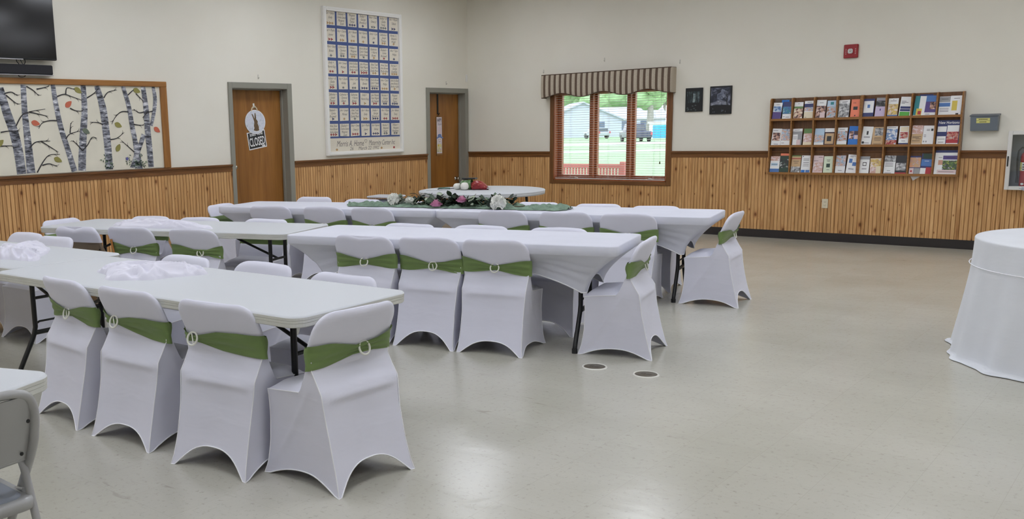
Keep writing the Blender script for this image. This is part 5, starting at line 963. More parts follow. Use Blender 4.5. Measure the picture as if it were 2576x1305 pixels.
# ------------------------------------------------------------------ plain metal folding chairs
def metal_chair(x, y, deg, label, m, ms, group=None, cover=False, zs=1.0):
    Z_ = lambda z: z if z < .5 else .5 + (z - .5) * zs
    e = empty('metal_folding_chair', (x, y, 0), rotz=R(deg), label=label, cat='chair', group=group); r = .0135
    side_ = lambda s: [(s * .205, .225, 0.0), (s * .205, .04, .27), (s * .205, -.15, Z_(.545)), (s * .203, -.19, Z_(.62)), (s * .195, -.213, Z_(.675)), (s * .175, -.226, Z_(.712)), (s * .14, -.232, Z_(.728))]
    mb = MB(); mb.tube(smooth_path(side_(-1) + [(-.07, -.235, Z_(.733)), (.07, -.235, Z_(.733))] + side_(1)[::-1], 6), r, m, 14); mb.build('frame', e)
    def pan(u, v):
        x_ = (2 * u - 1) * (.197 - .05 * max(0, v - .75) ** 2 * 12 * .35); t = v; z = .535 + .185 * t; yb = -.140 - .092 * t ** .9
        return (x_ * (1 - .02 * (1 - v)), yb - .022 * (1 - (2 * u - 1) ** 2) + .0, Z_(z))
    mb = MB(); mb.grid(16, 8, pan, m); mb.grid(16, 8, lambda u, v: (pan(u, v)[0], pan(u, v)[1] + .008, pan(u, v)[2]), m, flip=True)
    mb.tube([(pan(i / 16, 0)[0], pan(i / 16, 0)[1] + .004, pan(i / 16, 0)[2]) for i in range(17)], .007, m, 6); bo = mb.build('backrest', e)
    mb = MB()
    for s in (-1, 1):
        for z in (.565, .675):
            v = (z - .535) / .185; q = pan(.5 + s * .44, v); mb.ell((q[0], q[1] - .002, z), (.006, .004, .006), DARK, 8, 6)
    mb.build('rivet', bo)
    mb = MB(); o = rrect(.195, .20, .05, 6)
    mb.loft([[(a * k, b * k, z) for a, b in o] for k, z in ((.93, .400), (1.0, .404), (1.0, .425), (.985, .434), (.90, .436))], m, True); mb.build('seat_pan', e)
    mb = MB(); mb.loft([[(a * k, b * k, z) for a, b in o] for k, z in ((.86, .432), (.86, .440), (.82, .446))], ms, True); mb.build('seat_pad', e)
    for s in (-1, 1):
        mb = MB(); mb.tube([(s * .190, -.118, .525), (s * .190, -.13, .505), (s * .19, -.30, .0)], .012, m, 10); mb.tube([(s * .19, -.02, .42), (s * .185, -.125, .44)], .007, m, 6); lo = mb.build('rear_leg', e)
        mb = MB(); mb.cyl((s * .19, -.30), .016, 0, .025, DARK, 10); mb.build('foot_cap', lo)
    mb = MB(); mb.tube([(-.186, -.245, .12), (.186, -.245, .12)], .008, m, 8); mb.tube([(-.205, .15, .11), (.205, .15, .11)], .008, m, 8); mb.build('stretcher', e)
    if cover:
        cv = MB(); rings = []
        for z in (.628, .634, .65, .68, .70, .72, .735, .745, .752, .757):
            rr_ = .085; d = z - (.760 - rr_); w = .230 if d <= 0 else .230 - rr_ + math.sqrt(max(0, rr_ ** 2 - d * d)); top = max(0, (z - .725) / .034); th = .030 * math.sqrt(max(.05, 1 - top * top * .9)); yc = -.150 - .085 * min(1, (z - .535) / .185) ** .9
            rings.append([(w * sp_(math.cos(a), .38), yc + th * sp_(math.sin(a), .7), z - .016 * math.exp(-((w * sp_(math.cos(a), .38) + .02) / .06) ** 2) * max(0, (z - .68) / .05)) for a in [2 * math.pi * k / 36 for k in range(36)]])
        cv.loft(rings, CHAIRF, True); o = cv.build('chair_cover', e); o['label'] = 'white cover pushed up onto the top of the back'
    return e
metal_chair(6.335, -10.985, 90, 'bare grey metal folding chair at the lower left edge, drawn up to the table corner', GREYM, GREYS, zs=1.16)
metal_chair(2.065, -7.917, 16, 'tan metal folding chair with its white cover pushed halfway up, middle row', TANV, TANV, cover=True)
mb = MB(); mb.tube([(0, 0, 0), (0.05, 0.02, -0.30), (0.10, 0.04, -0.60)], .009, mat('orange_wood', rgb(186, 122, 56), 0.5), 8); mb.tube([(0.10, 0.04, -0.60), (0.108, 0.043, -0.645)], .011, DARK, 8)
tag(mb.build('walking_stick', loc=(2.335, -7.955, 0.647)), 'slim orange brown wooden stick leaning between the tan chair and the next covered chair', 'stick')

# ------------------------------------------------------------------ loose cloths on the tables
def heap(x, y, z, rx, ry, h, deg, seed, label):
    rng = random.Random(seed); off = Vector((rng.uniform(0, 50), rng.uniform(0, 50), 0)); mb = MB(); NU, NVV = 150, 56
    folds = []
    for k in range(20):
        a = rng.uniform(.5, 2.6) if k % 3 else rng.uniform(0, 3.14); folds.append((Vector((math.cos(a), math.sin(a), 0)), rng.uniform(-.8, .8), rng.uniform(.035, .10), rng.uniform(.35, .8), rng.uniform(-1, 1)))
    cor = [(rng.uniform(0, 6.28), rng.uniform(.12, .42), rng.uniform(4, 9)) for _ in range(5)]
    def f(u, v):
        a = 2 * math.pi * u; d = Vector((math.cos(a), math.sin(a), 0)); rr_ = .86 + .16 * noise.noise(d * 1.4 + off) + sum(am * max(0.0, math.cos(a - c)) ** (w * 2.5) for c, am, w in cor)
        px, py = d.x * rr_ * v, d.y * rr_ * v; P = Vector((px, py, 0)); W_ = Vector((noise.noise(P * 1.7 + off), noise.noise(P * 1.7 + off + Vector((7, 3, 5))), 0)) * .28; Q = P + W_
        k = max(0.0, 1 - v ** 3); hh = .42 * max(0.0, 1 - P.length_squared * 1.05) ** .7 + .16 * noise.noise(Q * 2.2 + off)
        fo = 0.0
        for n, dd, wd, am, sl in folds:
            t = Q.dot(n) - dd; l = Q.dot(Vector((-n.y, n.x, 0))); fo += (am * math.exp(-(t / wd) ** 2) * (.5 + .5 * math.sin(2.6 * l + sl * 3))) ** 3
        hh += fo ** .333 + .05 * (1 - 2 * abs(noise.noise(Q * 6 + off))); hh = max(.02, hh) * k ** .5; hh = hh / (1 + .75 * hh)
        return (px * rx, py * ry, .0015 * (1 - v) + h * hh * .95 + .010 * min(1, (1 - v) * 22))
    mb.grid(NU, NVV, f, LOOSEF); return tag(mb.build('crumpled_cloth', loc=(x, y, z), rotz=R(deg)), label, 'cloth', 'crumpled white cloths on the bare tables')
heap(4.69, -9.17, TZ, .28, .20, .115, 20, 5, 'crumpled white cloth on the foreground bare table')
heap(3.24, -9.17, TZ, .28, .18, .13, -20, 8, 'crumpled white cloth on the table at the left edge')
heap(2.55, -7.60, TZ, .46, .15, .105, 18, 12, 'long crumpled white cloth on the bare middle row table')

# ------------------------------------------------------------------ green runner, garland and flowers on the far row
ra = R(13); RC = Vector((3.60, -5.02, 0)); rx_ = Vector((math.cos(ra), math.sin(ra), 0)); ry_ = Vector((-math.sin(ra), math.cos(ra), 0))
ZTC = TZ + 0.004
RUNG = mat('sage_gauze', rgb(112, 134, 116), 0.9, noise_amt=0.28, nscale=22.0, bump=0.5, bscale=60.0)
mb = MB()
def run(u, v):
    s = (u - .5) * 2.30; w = .15 + .045 * noise.noise(Vector((s * 3, 0, 1))) + (.03 if abs(s) > .7 else 0); w *= min(1, (1.19 - abs(s)) * 6 + .25)
    t = (2 * v - 1); y = t * w + .03 * noise.noise(Vector((s * 2, 5, 0))); y += .03 * noise.noise(Vector((s * 9, t, 4))) + .012 * noise.noise(Vector((s * 25, t, 6))); z = .004 + (1 - t * t) ** .35 * (.055 * abs(noise.noise(Vector((s * 7, t * 1.5, 2)))) + .030 * abs(noise.noise(Vector((s * 17, t * 2.5, 7)))) + .012 * abs(noise.noise(Vector((s * 40, t * 5, 9)))))
    return tuple(rx_ * s + ry_ * y + Vector((0, 0, z)))
mb.grid(300, 26, run, RUNG); tag(mb.build('table_runner', loc=(RC.x, RC.y, ZTC)), 'crinkled sage green gauze runner along the far row table', 'table runner')
ga = empty('eucalyptus_garland', (3.60, -5.02, ZTC + 0.012), rotz=ra, label='dark green leafy eucalyptus garland lying along the sage runner', cat='garland')
LEAFA = [mat('leaf_dark', rgb(40, 52, 40), 0.5), mat('leaf_mid', rgb(64, 82, 60), 0.5), mat('leaf_sage', rgb(92, 112, 90), 0.55), mat('leaf_pale', rgb(176, 186, 164), 0.6)]
mb = MB(); mb.tube([(-.66 + .06 * i, .03 * math.sin(i * 1.1), .02 + .012 * math.sin(i * .8)) for i in range(24)], .005, mat('garland_stem', rgb(92, 80, 56), 0.7), 6)
rg = random.Random(5)
for i in range(16):
    x = rg.uniform(-.5, .5); mb.tube([(x, 0, .02), (x + rg.uniform(-.06, .06), rg.uniform(-.08, .08), .05), (x + rg.uniform(-.1, .1), rg.uniform(-.1, .1), rg.uniform(.06, .12))], .0025, MATS['garland_stem'], 5)
mb.build('stem', ga)
def leaf(mb, c, L, w, yaw_, pit, m, rl=0.0):
    T = Matrix.Translation(c) @ Matrix.Rotation(yaw_, 4, 'Z') @ Matrix.Rotation(-pit, 4, 'Y') @ Matrix.Rotation(rl, 4, 'X'); o = mb.M; mb.M = o @ T
    mb.grid(5, 4, lambda u, v: (L * u, (2 * v - 1) * w * math.sin(math.pi * min(1, u * .96 + .04)) ** .7, .18 * w * (2 * v - 1) ** 2 - .12 * L * u * u), m); mb.M = o
mb = MB()
for i in range(300):
    x = rg.gauss(.06, .30); x = max(-.60, min(.60, x)); y = rg.gauss(0, .05); z = abs(rg.gauss(.02, .028)) + .004
    leaf(mb, (x, y, z), rg.uniform(.05, .09), rg.uniform(.018, .032), rg.uniform(0, 6.28), rg.uniform(-.25, 1.2), LEAFA[rg.choice([0, 0, 0, 0, 1, 1, 2]) if i % 12 else 3], rg.uniform(-.5, .5))
mb.build('foliage', ga)
def flower(c, r, m, label, kind, seed):
    rg = random.Random(seed); mb = MB()
    if kind == 'ruffle':
        mb.ell((0, 0, 0), (r * .62, r * .62, r * .58), m, 16, 10)
        for i in range(70):
            zc = 1 - 1.7 * (i + .5) / 70; a = i * 2.39996; q = math.sqrt(max(0, 1 - zc * zc)); d = Vector((q * math.cos(a), q * math.sin(a), zc))
            T = Matrix.Translation(d * r * .55) @ d.to_track_quat('Z', 'Y').to_matrix().to_4x4() @ Matrix.Rotation(rg.uniform(0, 6.28), 4, 'Z') @ Matrix.Rotation(rg.uniform(-.5, .5), 4, 'X'); mb.M = T; w = r * rg.uniform(.30, .42)
            p = rg.uniform(0, 6.28); mb.grid(6, 3, lambda u, v: ((2 * u - 1) * w * (.35 + .65 * v), .12 * w * math.sin(9 * u + p) * v + .25 * w * v, v * w * 1.25), m)
        mb.M = Matrix.Identity(4)
    else:
        mb.ell((0, 0, .0), (r * .5, r * .5, r * .75), m, 14, 10)
        for L in range(4):
            for k in range(4 + L):
                a = 6.2832 * k / (4 + L) + L * .7; rad = r * (.40 + .17 * L); tl = .10 + .22 * L
                def f(u, v):
                    t = (u - .5) * 1.9 / (1 + .12 * L); q = rad * (1 + tl * v ** 1.5 * .6); zz = -r * .55 + v * r * (1.35 - .18 * L) - .10 * r * L * v * v - .25 * r * (2 * u - 1) ** 2 * v; return (q * math.cos(a + t), q * math.sin(a + t), zz)
                mb.grid(7, 5, f, m)
    return tag(mb.build('flower', loc=c), label, 'flower', 'flowers along the garland')
WFL = mat('flower_white', rgb(232, 232, 226), 0.7); PFL = mat('flower_pink', rgb(206, 140, 172), 0.7)
flower((2.985, -5.19, ZTC + .060), .066, WFL, 'large white ruffled flower at the left end of the garland', 'ruffle', 1)
flower((3.165, -5.165, ZTC + .046), .050, WFL, 'smaller white ruffled flower, second from the left on the garland', 'ruffle', 2)
flower((4.145, -5.06, ZTC + .064), .072, WFL, 'large white ruffled flower at the right end of the garland', 'ruffle', 3)
flower((3.52, -5.19, ZTC + .046), .046, PFL, 'pink rose on the garland, left of the two pink ones', 'rose', 4)
flower((3.735, -5.07, ZTC + .082), .044, PFL, 'pink rose on the garland, right of the two pink ones', 'rose', 5)

# ------------------------------------------------------------------ things on the round table
mb = MB()
def bag(u, v):
    a = 6.2832 * u; t = v; w = .085 * (1 - .55 * t ** 3) * (1 - .3 * (1 - t) ** 4); d = .05 * (1 - .75 * t ** 2) * (1 - .3 * (1 - t) ** 4); k = 1 + .06 * math.sin(6 * a + 9 * t)
    return (t * .19, w * 1.1 * sp_(math.cos(a), .8) * k, 1.3 * (d + d * sp_(math.sin(a), .8) * k))
mb.grid(28, 14, bag, m_photo('snack_bag_print', [rgb(96, 16, 24), rgb(132, 24, 32), rgb(140, 28, 36), rgb(196, 130, 90)], 30.0)); mb.grid(28, 4, lambda u, v: (.19 + v * .03, .060 * math.cos(6.2832 * u) * (1 + .3 * v), .018 + .010 * math.sin(6.2832 * u) * (1 - v)), SILV)
tag(mb.build('snack_bag', loc=(2.31, -2.985, RZ), rotz=R(20)), 'shiny red snack bag lying on the round table', 'bag')
mb = MB(); mb.grid(24, 10, lambda u, v: (-.13 * v, .07 * math.cos(6.2832 * u) * (1 - .2 * v), .062 + .062 * math.sin(6.2832 * u) * (1 - .25 * v)), m_photo('green_wrap_print', [rgb(58, 92, 44), rgb(76, 116, 56), rgb(168, 176, 172)], 14.0)); tag(mb.build('wrapped_bundle', loc=(2.30, -2.99, RZ), rotz=R(20)), 'green and silver wrapped bundle beside the red snack bag on the round table', 'bundle')
mb = MB(); mb.box((-.11, -.06, 0), (.06, .05, .018), BLACKM, .005); tag(mb.build('dark_box', loc=(2.27, -2.95, RZ + .124), rotz=R(20)), 'flat dark box lying on top of the green bundle on the round table', 'box')
CREAM = mat('cream_gourd', rgb(222, 210, 182), 0.6); BONE = mat('bone_white_gourd', rgb(224, 222, 214), 0.6)
def gourd(x, y, r, m, label, sc=1.0, stem=True):
    e = empty('white_pumpkin', (x, y, RZ), label=label, cat='pumpkin', group='pale pumpkins on the round table'); mb = MB()
    mb.ell((0, 0, r * .86 * sc), (r, r, r * .86 * sc), m, 36, 14, fn=lambda d: 1 + .05 * abs(math.cos(4 * math.atan2(d.y, d.x))) - .12 * max(0, abs(d.z) - .85) / .15); mb.build('body', e)
    if stem: mb = MB(); mb.tube([(0, 0, r * 1.55 * sc), (.008, -.004, r * 1.85 * sc), (.03, -.012, r * 1.95 * sc)], [.010, .007, .006], mat('pumpkin_stem', rgb(172, 130, 80), 0.8), 7); mb.build('stem', e)
gourd(2.13, -3.05, .052, BONE, 'small bone white pumpkin, left one on the round table', .9, False); gourd(2.195, -2.975, .066, CREAM, 'cream pumpkin with a tan stem, between the two white ones on the round table', 1.1); gourd(2.262, -3.085, .050, BONE, 'white pumpkin standing in front of the green bundle on the round table', 1.1, False)
def stick(p, q, r, m, name, label, cat): mb = MB(); mb.tube([Vector(p) - Vector(p), (Vector(q) - Vector(p)) * .5 + Vector((0, 0, .004)), Vector(q) - Vector(p)], r, m, 7); return tag(mb.build(name, loc=p), label, cat)
stick((1.86, -3.23, RZ + .006), (2.05, -3.12, RZ + .010), .005, BLACKM, 'marker_pen', 'thin black pen lying on the round table left of the pumpkins', 'pen')
stick((1.90, -3.14, RZ + .011), (2.02, -3.06, RZ + .011), .011, mat('teal_marker', rgb(36, 96, 82), 0.4), 'marker_pen', 'thick teal green marker lying on the round table', 'pen')
stick((1.99, -3.05, RZ + .006), (2.14, -2.97, RZ + .014), .004, DARK, 'wire', 'bent black wire lying behind the teal marker on the round table', 'wire')
stick((1.84, -3.30, RZ + .009), (1.99, -3.27, RZ + .009), .009, PAPER, 'marker_pen', 'white marker lying at the left rim of the round table', 'pen')
stick((1.99, -3.24, RZ + .007), (2.09, -3.16, RZ + .007), .007, mat('grey_marker', rgb(180, 180, 184), 0.4), 'marker_pen', 'grey marker lying in front of the black pen on the round table', 'pen')

# clear tote behind the far row
to = empty('plastic_tote', (2.17, -4.40, 0), rotz=R(14), label='tall clear plastic tote of folded linen behind the far row, left of the white flowers', cat='box')
CLR = m_glass('clear_tote_plastic', 0.18, (0.82, 0.84, 0.88, 1))
mb = MB(); o = rrect(.17, .14, .03, 4); mb.loft([[(a * k, b * k, z) for a, b in o] for k, z in ((.88, 0), (.9, .02), (1.0, .735), (1.03, .74), (1.03, .755))], CLR, True); mb.build('body', to)
mb = MB(); mb.loft([[(a * k, b * k, z) for a, b in o] for k, z in ((.80, .02), (.90, .60), (.86, .68), (.7, .71))], LOOSEF, True); mb.build('folded_linen', to)
mb = MB(); mb.loft([[(a * k, b * k, z) for a, b in o] for k, z in ((1.05, .745), (1.05, .757), (.98, .76))], mat('tote_lid', rgb(196, 198, 204), 0.3), True); mb.build('lid', to)

# ------------------------------------------------------------------ round table with floor-length cloth at the right edge
CX, CY, CR, CZ = 8.69, -5.12, .765, .735
rb = empty('round_table', (CX, CY, 0), label='round table hidden under the floor length white cloth at the right edge', cat='table')
mb = MB(); mb.lathe([(.001, CZ - .004), (CR - .012, CZ - .004), (CR - .008, CZ - .03), (.001, CZ - .03)], PLAST, 48); mb.build('tabletop', rb)
for sx in (-1, 1):
    for sy in (-1, 1): mb = MB(); mb.tube([(sx * .4, sy * .36, CZ - .03), (sx * .45, sy * .38, 0)], .016, BLACKM, 8); mb.build('leg', rb)
DRP = m_fabric('sheer_white_drape', (0.70, 0.715, 0.75, 1))
mb = MB(); rg = random.Random(2); phs = [rg.uniform(0, 6.28) for _ in range(5)]
def drape(u, v):
    a = 6.2832 * u; fold = .5 * math.sin(11 * a + phs[0]) + .3 * math.sin(19 * a + phs[1]) + .2 * math.sin(31 * a + phs[2])
    if v < .12: t = v / .12; r = CR * (.3 + .7 * t); return (r * math.cos(a), r * math.sin(a), CZ + .001)
    if v < .18: t = (v - .12) / .06; r = CR + .006 * math.sin(t * 1.57); return (r * math.cos(a), r * math.sin(a), CZ + .001 - .012 * t)
    if v < .93:
        t = (v - .18) / .75; r = CR + .006 + .085 * t ** 1.3 + fold * .030 * t ** .8 * (1 if t > .02 else 0); z = CZ - .011 + (-CZ + .016) * t; return (r * math.cos(a), r * math.sin(a), max(z, .005))
    t = (v - .93) / .07; r = CR + .091 + fold * .030 + .055 * t * (.7 + .5 * math.sin(5 * a + phs[3])); return (r * math.cos(a), r * math.sin(a), .005 + .012 * math.sin(t * 3.14) * (.6 + .4 * math.sin(23 * a)))
mb.grid(220, 46, drape, DRP); mb.add([(CR * .3 * math.cos(6.2832 * k / 48), CR * .3 * math.sin(6.2832 * k / 48), CZ + .001) for k in range(48)], [tuple(range(48))], DRP)
tc = mb.build('round_tablecloth', loc=(CX, CY, 0)); tag(tc, 'floor length sheer white cloth over the round table at the right edge', 'tablecloth')
mb = MB(); mb.tube([((CR + .013 + .085 * .22 ** 1.3) * math.cos(6.2832 * k / 120), (CR + .013 + .085 * .22 ** 1.3) * math.sin(6.2832 * k / 120), CZ - .165) for k in range(120)], .003, PIPING, 5, closed=True); mb.build('seam', tc)
sf = empty('silver_bouquet', (8.26, -5.05, CZ + .002), label='pale silver artificial flowers on the round table at the right edge', cat='flowers')
SFM = mat('silver_petal', rgb(188, 190, 200), 0.5)
mb = MB(); mb.lathe([(.001, 0), (.04, 0), (.045, .05), (.03, .12), (.034, .16)], mat('white_vase', rgb(220, 220, 224), 0.3), 20); mb.build('vase', sf)
mb = MB()
for i in range(7):
    a = i * .9; mb.tube([(0, 0, .14), (.05 * math.cos(a), .05 * math.sin(a), .2), (.11 * math.cos(a), .11 * math.sin(a), .26)], .003, SILV, 5); c = Vector((.115 * math.cos(a), .115 * math.sin(a), .27))
    for k in range(6):
        b = 1.047 * k; leaf(mb, c, .045, .022, b, .6, SFM)
mb.build('petals', sf)

# ------------------------------------------------------------------ floor outlets
for i, (x, y, t) in enumerate(((6.27, -7.052, 'round brown floor outlet cover with white rim, the one nearer the chairs'), (6.602, -7.029, 'round brown floor outlet cover with white rim, the one farther out on the open floor'))):
    e = empty('floor_outlet', (x, y, 0), label=t, cat='outlet', group='floor outlets')
    mb = MB(); mb.lathe([(.066, .0), (.066, .004), (.069, .0055), (.075, .005), (.078, .0)], mat('outlet_rim', rgb(214, 212, 204), 0.4), 48); mb.build('rim', e)
    mb = MB(); mb.lathe([(.001, .0035), (.064, .0035), (.066, .001), (.001, .0)], mat('outlet_brown', rgb(92, 84, 72), 0.45), 40); mb.box((-.03, -.012, .003), (-.004, .012, .0052), mat('outlet_flap', rgb(80, 72, 62), 0.5), .001); mb.box((.004, -.012, .003), (.03, .012, .0052), MATS['outlet_flap'], .001); mb.build('lid', e)

# ------------------------------------------------------------------ outside the window
GZ = -0.2; F2 = Vector((-.67, .742, 0)).normalized(); R2 = Vector((F2.y, -F2.x, 0))
def ext_box(mb, c, r0, r1, f0, f1, z0, z1, m):
    mb.add([tuple(Vector(c) + R2 * r + F2 * f + Vector((0, 0, z))) for z in (z0, z1) for r, f in ((r0, f0), (r1, f0), (r1, f1), (r0, f1))], [(0, 3, 2, 1), (4, 5, 6, 7), (0, 1, 5, 4), (1, 2, 6, 5), (2, 3, 7, 6), (3, 0, 4, 7)], m)
LAWN = mat('lawn_grass', rgb(138, 166, 122), 0.9, noise_amt=0.12, nscale=0.3); ROADM = mat('pale_road', rgb(214, 212, 212), 0.9)
mb = MB(); mb.box((-190, 0.25, GZ - .1), (90, 260, GZ), LAWN); tag(mb.build('lawn'), kind='structure')
for i, (c, hw) in enumerate((((-31.8, 61), 4.2), ((-20.5, 40.7), 1.6))):
    mb = MB(); ext_box(mb, (*c, GZ), -70, 70, -hw, hw, 0.005, .03, ROADM); tag(mb.build('road'), kind='structure')
be = empty('garden_bench', (1.12, 2.0, GZ), label='red slatted wooden bench on the lawn just outside the window', cat='bench'); BR_ = mat('bench_red_paint', rgb(178, 96, 92), 0.6)
mb = MB(); mb.box((-.9, -.02, .96), (.52, .02, 1.03), BR_, .006); mb.build('top_rail', be); mb = MB(); mb.box((-.9, -.02, .54), (.52, .02, .60), BR_, .006); mb.build('bottom_rail', be)
mb = MB()
for i in range(24): x = -.86 + i * .0585; mb.box((x, -.012, .60), (x + .034, .012, .96), BR_)
mb.build('slats', be)
for x in (-.95, .56):
    mb = MB(); mb.box((x - .04, -.04, 0), (x + .04, .04, 1.07), BR_, .008); mb.build('post', be)
    mb = MB(); mb.box((x - .03, .04, .58), (x + .03, .50, .63), BR_, .008); mb.build('armrest', be); mb = MB(); mb.box((x - .03, .42, 0), (x + .03, .48, .58), BR_, .006); mb.build('leg', be)
mb = MB(); mb.box((-.93, .03, .36), (.54, .48, .40), BR_, .008); mb.build('seat', be)
SID = mat('pale_house_siding', rgb(186, 188, 206), 0.8); ROOFM = mat('grey_shingle_roof', rgb(178, 180, 196), 0.9); WINM = mat('house_window', rgb(96, 106, 130), 0.3)
def house(c, w, d, h, rh, label, wins, gable_front):
    e = empty('house', (c[0], c[1], GZ), label=label, cat='house', group='houses across the road'); e.rotation_euler = (0, 0, math.atan2(R2.y, R2.x))
    mb = MB(); mb.box((-w / 2, -d / 2, 0), (w / 2, d / 2, h), SID)
    if gable_front: mb.prism([(-w / 2, h), (w / 2, h), (0, h + rh)], -d / 2, d / 2, SID, 'y')
    mb.build('walls', e); mb = MB(); o = .4
    if gable_front:
        for s in (-1, 1): mb.prism([(s * (w / 2 + o), h - .25), (s * (w / 2 + o), h - .05), (0, h + rh + .15), (0, h + rh - .05)], -d / 2 - o, d / 2 + o, ROOFM, 'y')
    else:
        mb.prism([(-d / 2 - o, h - .1), (d / 2 + o, h - .1), (0, h + rh)], -w / 2 - o, w / 2 + o, ROOFM, 'x')
    mb.build('roof', e)
    for x, z, a, b in wins: mb = MB(); mb.box((x, -d / 2 - .05, z), (x + a, -d / 2 + .02, z + b), WINM); mb.build('window', e)
EYE = Vector((9.0356, -12.0027, 0))
def far_pt(base, dist):
    """the place on the line from the hall's standing point through base, dist metres away"""
    d = Vector((base[0], base[1], 0)) - EYE; return tuple(EYE + d.normalized() * dist)
HA, HB, HT, HS = (-61.2, 107.5), (-62.45, 123.0), (-33.7, 71.8), (-40.9, 92.6)
house(far_pt(HA, 138), 11, 8, 2.5, 2.3, 'pale house with a gable front beyond the road, seen through the left casement', [(2.0, .8, 1.1, 1.3)], True)
house(far_pt((-62.45, 126.0), 160), 10, 7, 2.6, 1.9, 'pale house with a low grey roof beyond the road, seen through the middle casement', [(-2.6, .8, 1.3, 1.4), (.9, .8, 1.0, 1.4)], False)
def tree(c, h, r, label, trunk_r=.3, seed=0, green=(150, 178, 132)):
    e = empty('tree', (c[0], c[1], GZ), label=label, cat='tree', group='trees beyond the road'); mb = MB(); mb.tube([(0, 0, 0), (.1, 0, h * .3), (0, .1, h * .7)], [trunk_r, trunk_r * .8, trunk_r * .4], mat('tree_bark', rgb(150, 144, 140), 0.9), 10); mb.build('trunk', e)
    mb = MB(); rg = random.Random(seed); m = mat('tree_green_%d' % (seed % 3), rgb(*[q + (seed % 3) * 8 for q in green]), 0.9, noise_amt=0.25, nscale=1.2)
    for i in range(9):
        a = rg.uniform(0, 6.28); d = rg.uniform(0, .65) * r; q = rg.uniform(.45, .7) * r; off = Vector((rg.uniform(0, 99), 0, 0))
        mb.ell((d * math.cos(a), d * math.sin(a), h * rg.uniform(.5, .85)), (q, q, q * .85), m, 26, 16, fn=lambda D: 1 + .22 * noise.noise(D * 3 + off) + .12 * noise.noise(D * 8 + off))
    mb.build('crown', e)
for i, (bx, by, ds, h, rad, lab) in enumerate(((-62.0, 104.0, 185, 10, 6, 'leafy tree far left, behind the gable house'), (-61.5, 113.0, 178, 13, 6, 'leafy tree behind the two houses, between their roofs'), (-62.5, 124.0, 182, 15, 7, 'tall leafy tree behind the low roofed house'), (-60.0, 126.0, 178, 17, 7, 'leafy tree behind the right end of the low roofed house'), (-58.0, 129.0, 175, 17, 7, 'tall leafy tree behind the blue doored shed'), (-54.5, 132.0, 180, 18, 8, 'far leafy tree at the right edge of the window view'), (-64.0, 96.0, 190, 11, 6, 'far leafy tree at the left edge of the window view'))):
    tree(far_pt((bx, by), ds), h, rad, lab, seed=i + 1)
tree(far_pt((-41.8, 91.2), 118), 9, 2.6, 'tree with a thick grey trunk in front of the houses, right casement', .5, 9)
tk = empty('pickup_truck', HT + (GZ,), label='dark blue pickup truck parked on the lawn across the road', cat='truck'); tk.rotation_euler = (0, 0, math.atan2(HT[1] - EYE.y, HT[0] - EYE.x) - R(90) + .22)
CARP = mat('dark_blue_car_paint', rgb(62, 66, 86), 0.3); TYRE = mat('tyre_rubber', rgb(60, 60, 64), 0.8); CARG = mat('car_glass', rgb(92, 98, 110), 0.2); TAIL = mat('tail_light_red', rgb(196, 86, 96), 0.4)
def car(e, m, w=1.0, L=2.4, hb=.95, ht=1.5, bed=True):
    mb = MB(); mb.box((-w, -L, .35), (w, L, hb), m, .12); mb.build('body', e)
    mb = MB(); y0, y1 = (-.3, 1.2) if bed else (-1.6, 1.0); mb.loft([[(a * k, y0 + (y1 - y0) * b + (dy if b < .5 else -dy), z) for a, b in ((-w * .95, 0), (w * .95, 0), (w * .95, 1), (-w * .95, 1))] for k, dy, z in ((1, 0, hb - .02), (.85, .3, ht))], m, False); cb = mb.build('cab', e)
    mb = MB(); mb.box((-w * .75, y0 + .02, hb + .08), (w * .75, y0 + .1, ht - .12), CARG); mb.build('rear_window', cb)
    for sx in (-1, 1):
        for sy in (-1, 1): mb = MB(); mb.M = Matrix.Translation((sx * (w - .12), sy * L * .62, .34)) @ Matrix.Rotation(R(90), 4, 'Y'); mb.cyl((0, 0), .34, -.12, .12, TYRE, 20); mb.build('wheel', e)
        mb = MB(); mb.box((sx * (w - .1) - .09, -L - .015, .62), (sx * (w - .1) + .09, -L + .05, .88), TAIL, .01); mb.build('tail_light', e)
car(tk, CARP, 1.05, 2.6, 1.0, 1.72)
ck = empty('car', far_pt((-37.5, 71.0), 120)[:2] + (GZ,), label='small pale car parked by the houses, seen through the middle casement', cat='car'); ck.rotation_euler = (0, 0, math.atan2(HT[1] - EYE.y, HT[0] - EYE.x) - R(90) + .6)
car(ck, mat('pale_car_paint', rgb(176, 180, 190), 0.3), .85, 1.9, .8, 1.35, False)
sh = empty('storage_shed', far_pt(HS, 113)[:2] + (GZ,), label='white storage shed with a bright blue door at the right of the window view', cat='shed'); sh.rotation_euler = (0, 0, math.atan2(HS[1] - EYE.y, HS[0] - EYE.x) - R(90))
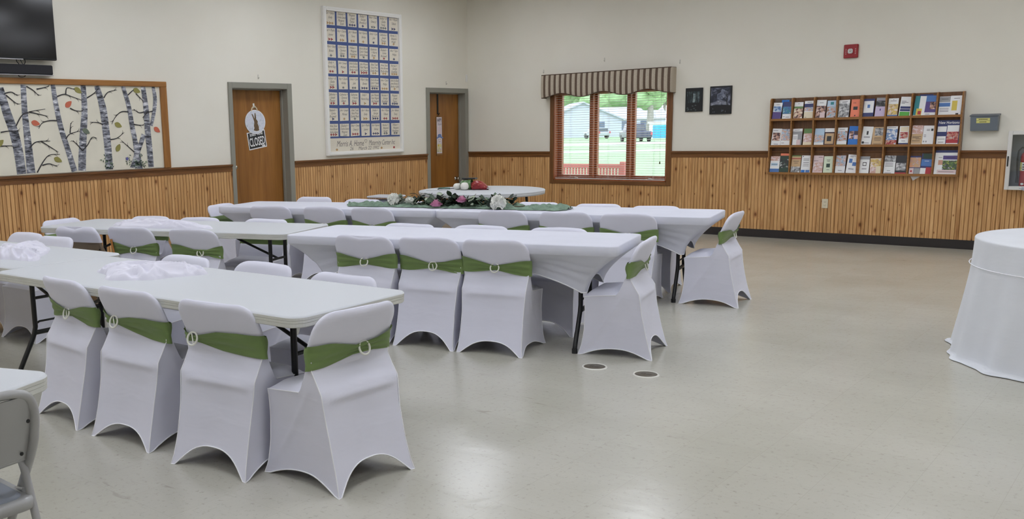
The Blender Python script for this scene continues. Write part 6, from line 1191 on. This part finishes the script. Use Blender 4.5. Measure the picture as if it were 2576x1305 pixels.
mb = MB(); mb.box((-1.4, -1, 0), (1.6, 1.5, 1.75), mat('white_shed', rgb(226, 226, 230), 0.8)); mb.build('walls', sh); mb = MB(); mb.box((-1.6, -1.15, 1.72), (1.8, 1.65, 1.9), MATS['white_shed']); mb.build('roof', sh); mb = MB(); mb.box((-1.0, -1.04, .05), (1.3, -1.0, 1.5), mat('bright_blue_door', rgb(56, 166, 214), 0.5)); mb.build('shed_door', sh)

# ------------------------------------------------------------------ light: unseen ceiling troffers, three of them added, and overcast daylight
LSTR = 10.4
LM = mat('troffer_diffuser', (0.9, 0.9, 0.9, 1), 0.5, emit=(0.945, 0.985, 1.07, 1), estr=LSTR)
for j, y in enumerate((-1.95, -4.6, -7.4, -10.2, -13.0)):
    for i, x in enumerate((1.5, 4.3, 7.1, 9.9)):
        if j == 0 and i: y = -2.4  # these three fixtures are added to brighten the right wall
        e = empty('ceiling_light', (x, y, ZC), label='unseen white fluorescent ceiling troffer', cat='light', group='ceiling troffers')
        mb = MB()
        for lo, hi in (((-.32, -.62, -.03), (-.29, .62, 0)), ((.29, -.62, -.03), (.32, .62, 0)), ((-.29, -.62, -.03), (.29, -.59, 0)), ((-.29, .59, -.03), (.29, .62, 0))): mb.box(lo, hi, WHITEP)
        mb.build('housing', e); mb = MB(); mb.box((-.29, -.59, -.02), (.29, .59, -.01), LM); mb.build('diffuser', e)
w = bpy.data.worlds.new('overcast_sky'); SC.world = w; w.use_nodes = True
wn = w.node_tree.nodes; bg = wn['Background']
tc_ = wn.new('ShaderNodeTexCoord'); sp3 = wn.new('ShaderNodeSeparateXYZ'); rp = wn.new('ShaderNodeValToRGB'); w.node_tree.links.new(tc_.outputs['Generated'], sp3.inputs[0]); w.node_tree.links.new(sp3.outputs['Z'], rp.inputs['Fac'])
rp.color_ramp.elements[0].color = (0.93, 0.97, 1.0, 1); rp.color_ramp.elements[1].color = (0.72, 0.84, 1.0, 1); w.node_tree.links.new(rp.outputs['Color'], bg.inputs['Color']); bg.inputs['Strength'].default_value = 3.7
SC.view_settings.view_transform = 'Standard'; SC.view_settings.look = 'None'; SC.view_settings.gamma = 1.0; SC.view_settings.exposure = 0.0; SC.view_settings.use_curve_mapping = False
SC.cycles.use_denoising = True; SC.cycles.max_bounces = 10; SC.cycles.diffuse_bounces = 6; SC.cycles.transparent_max_bounces = 24
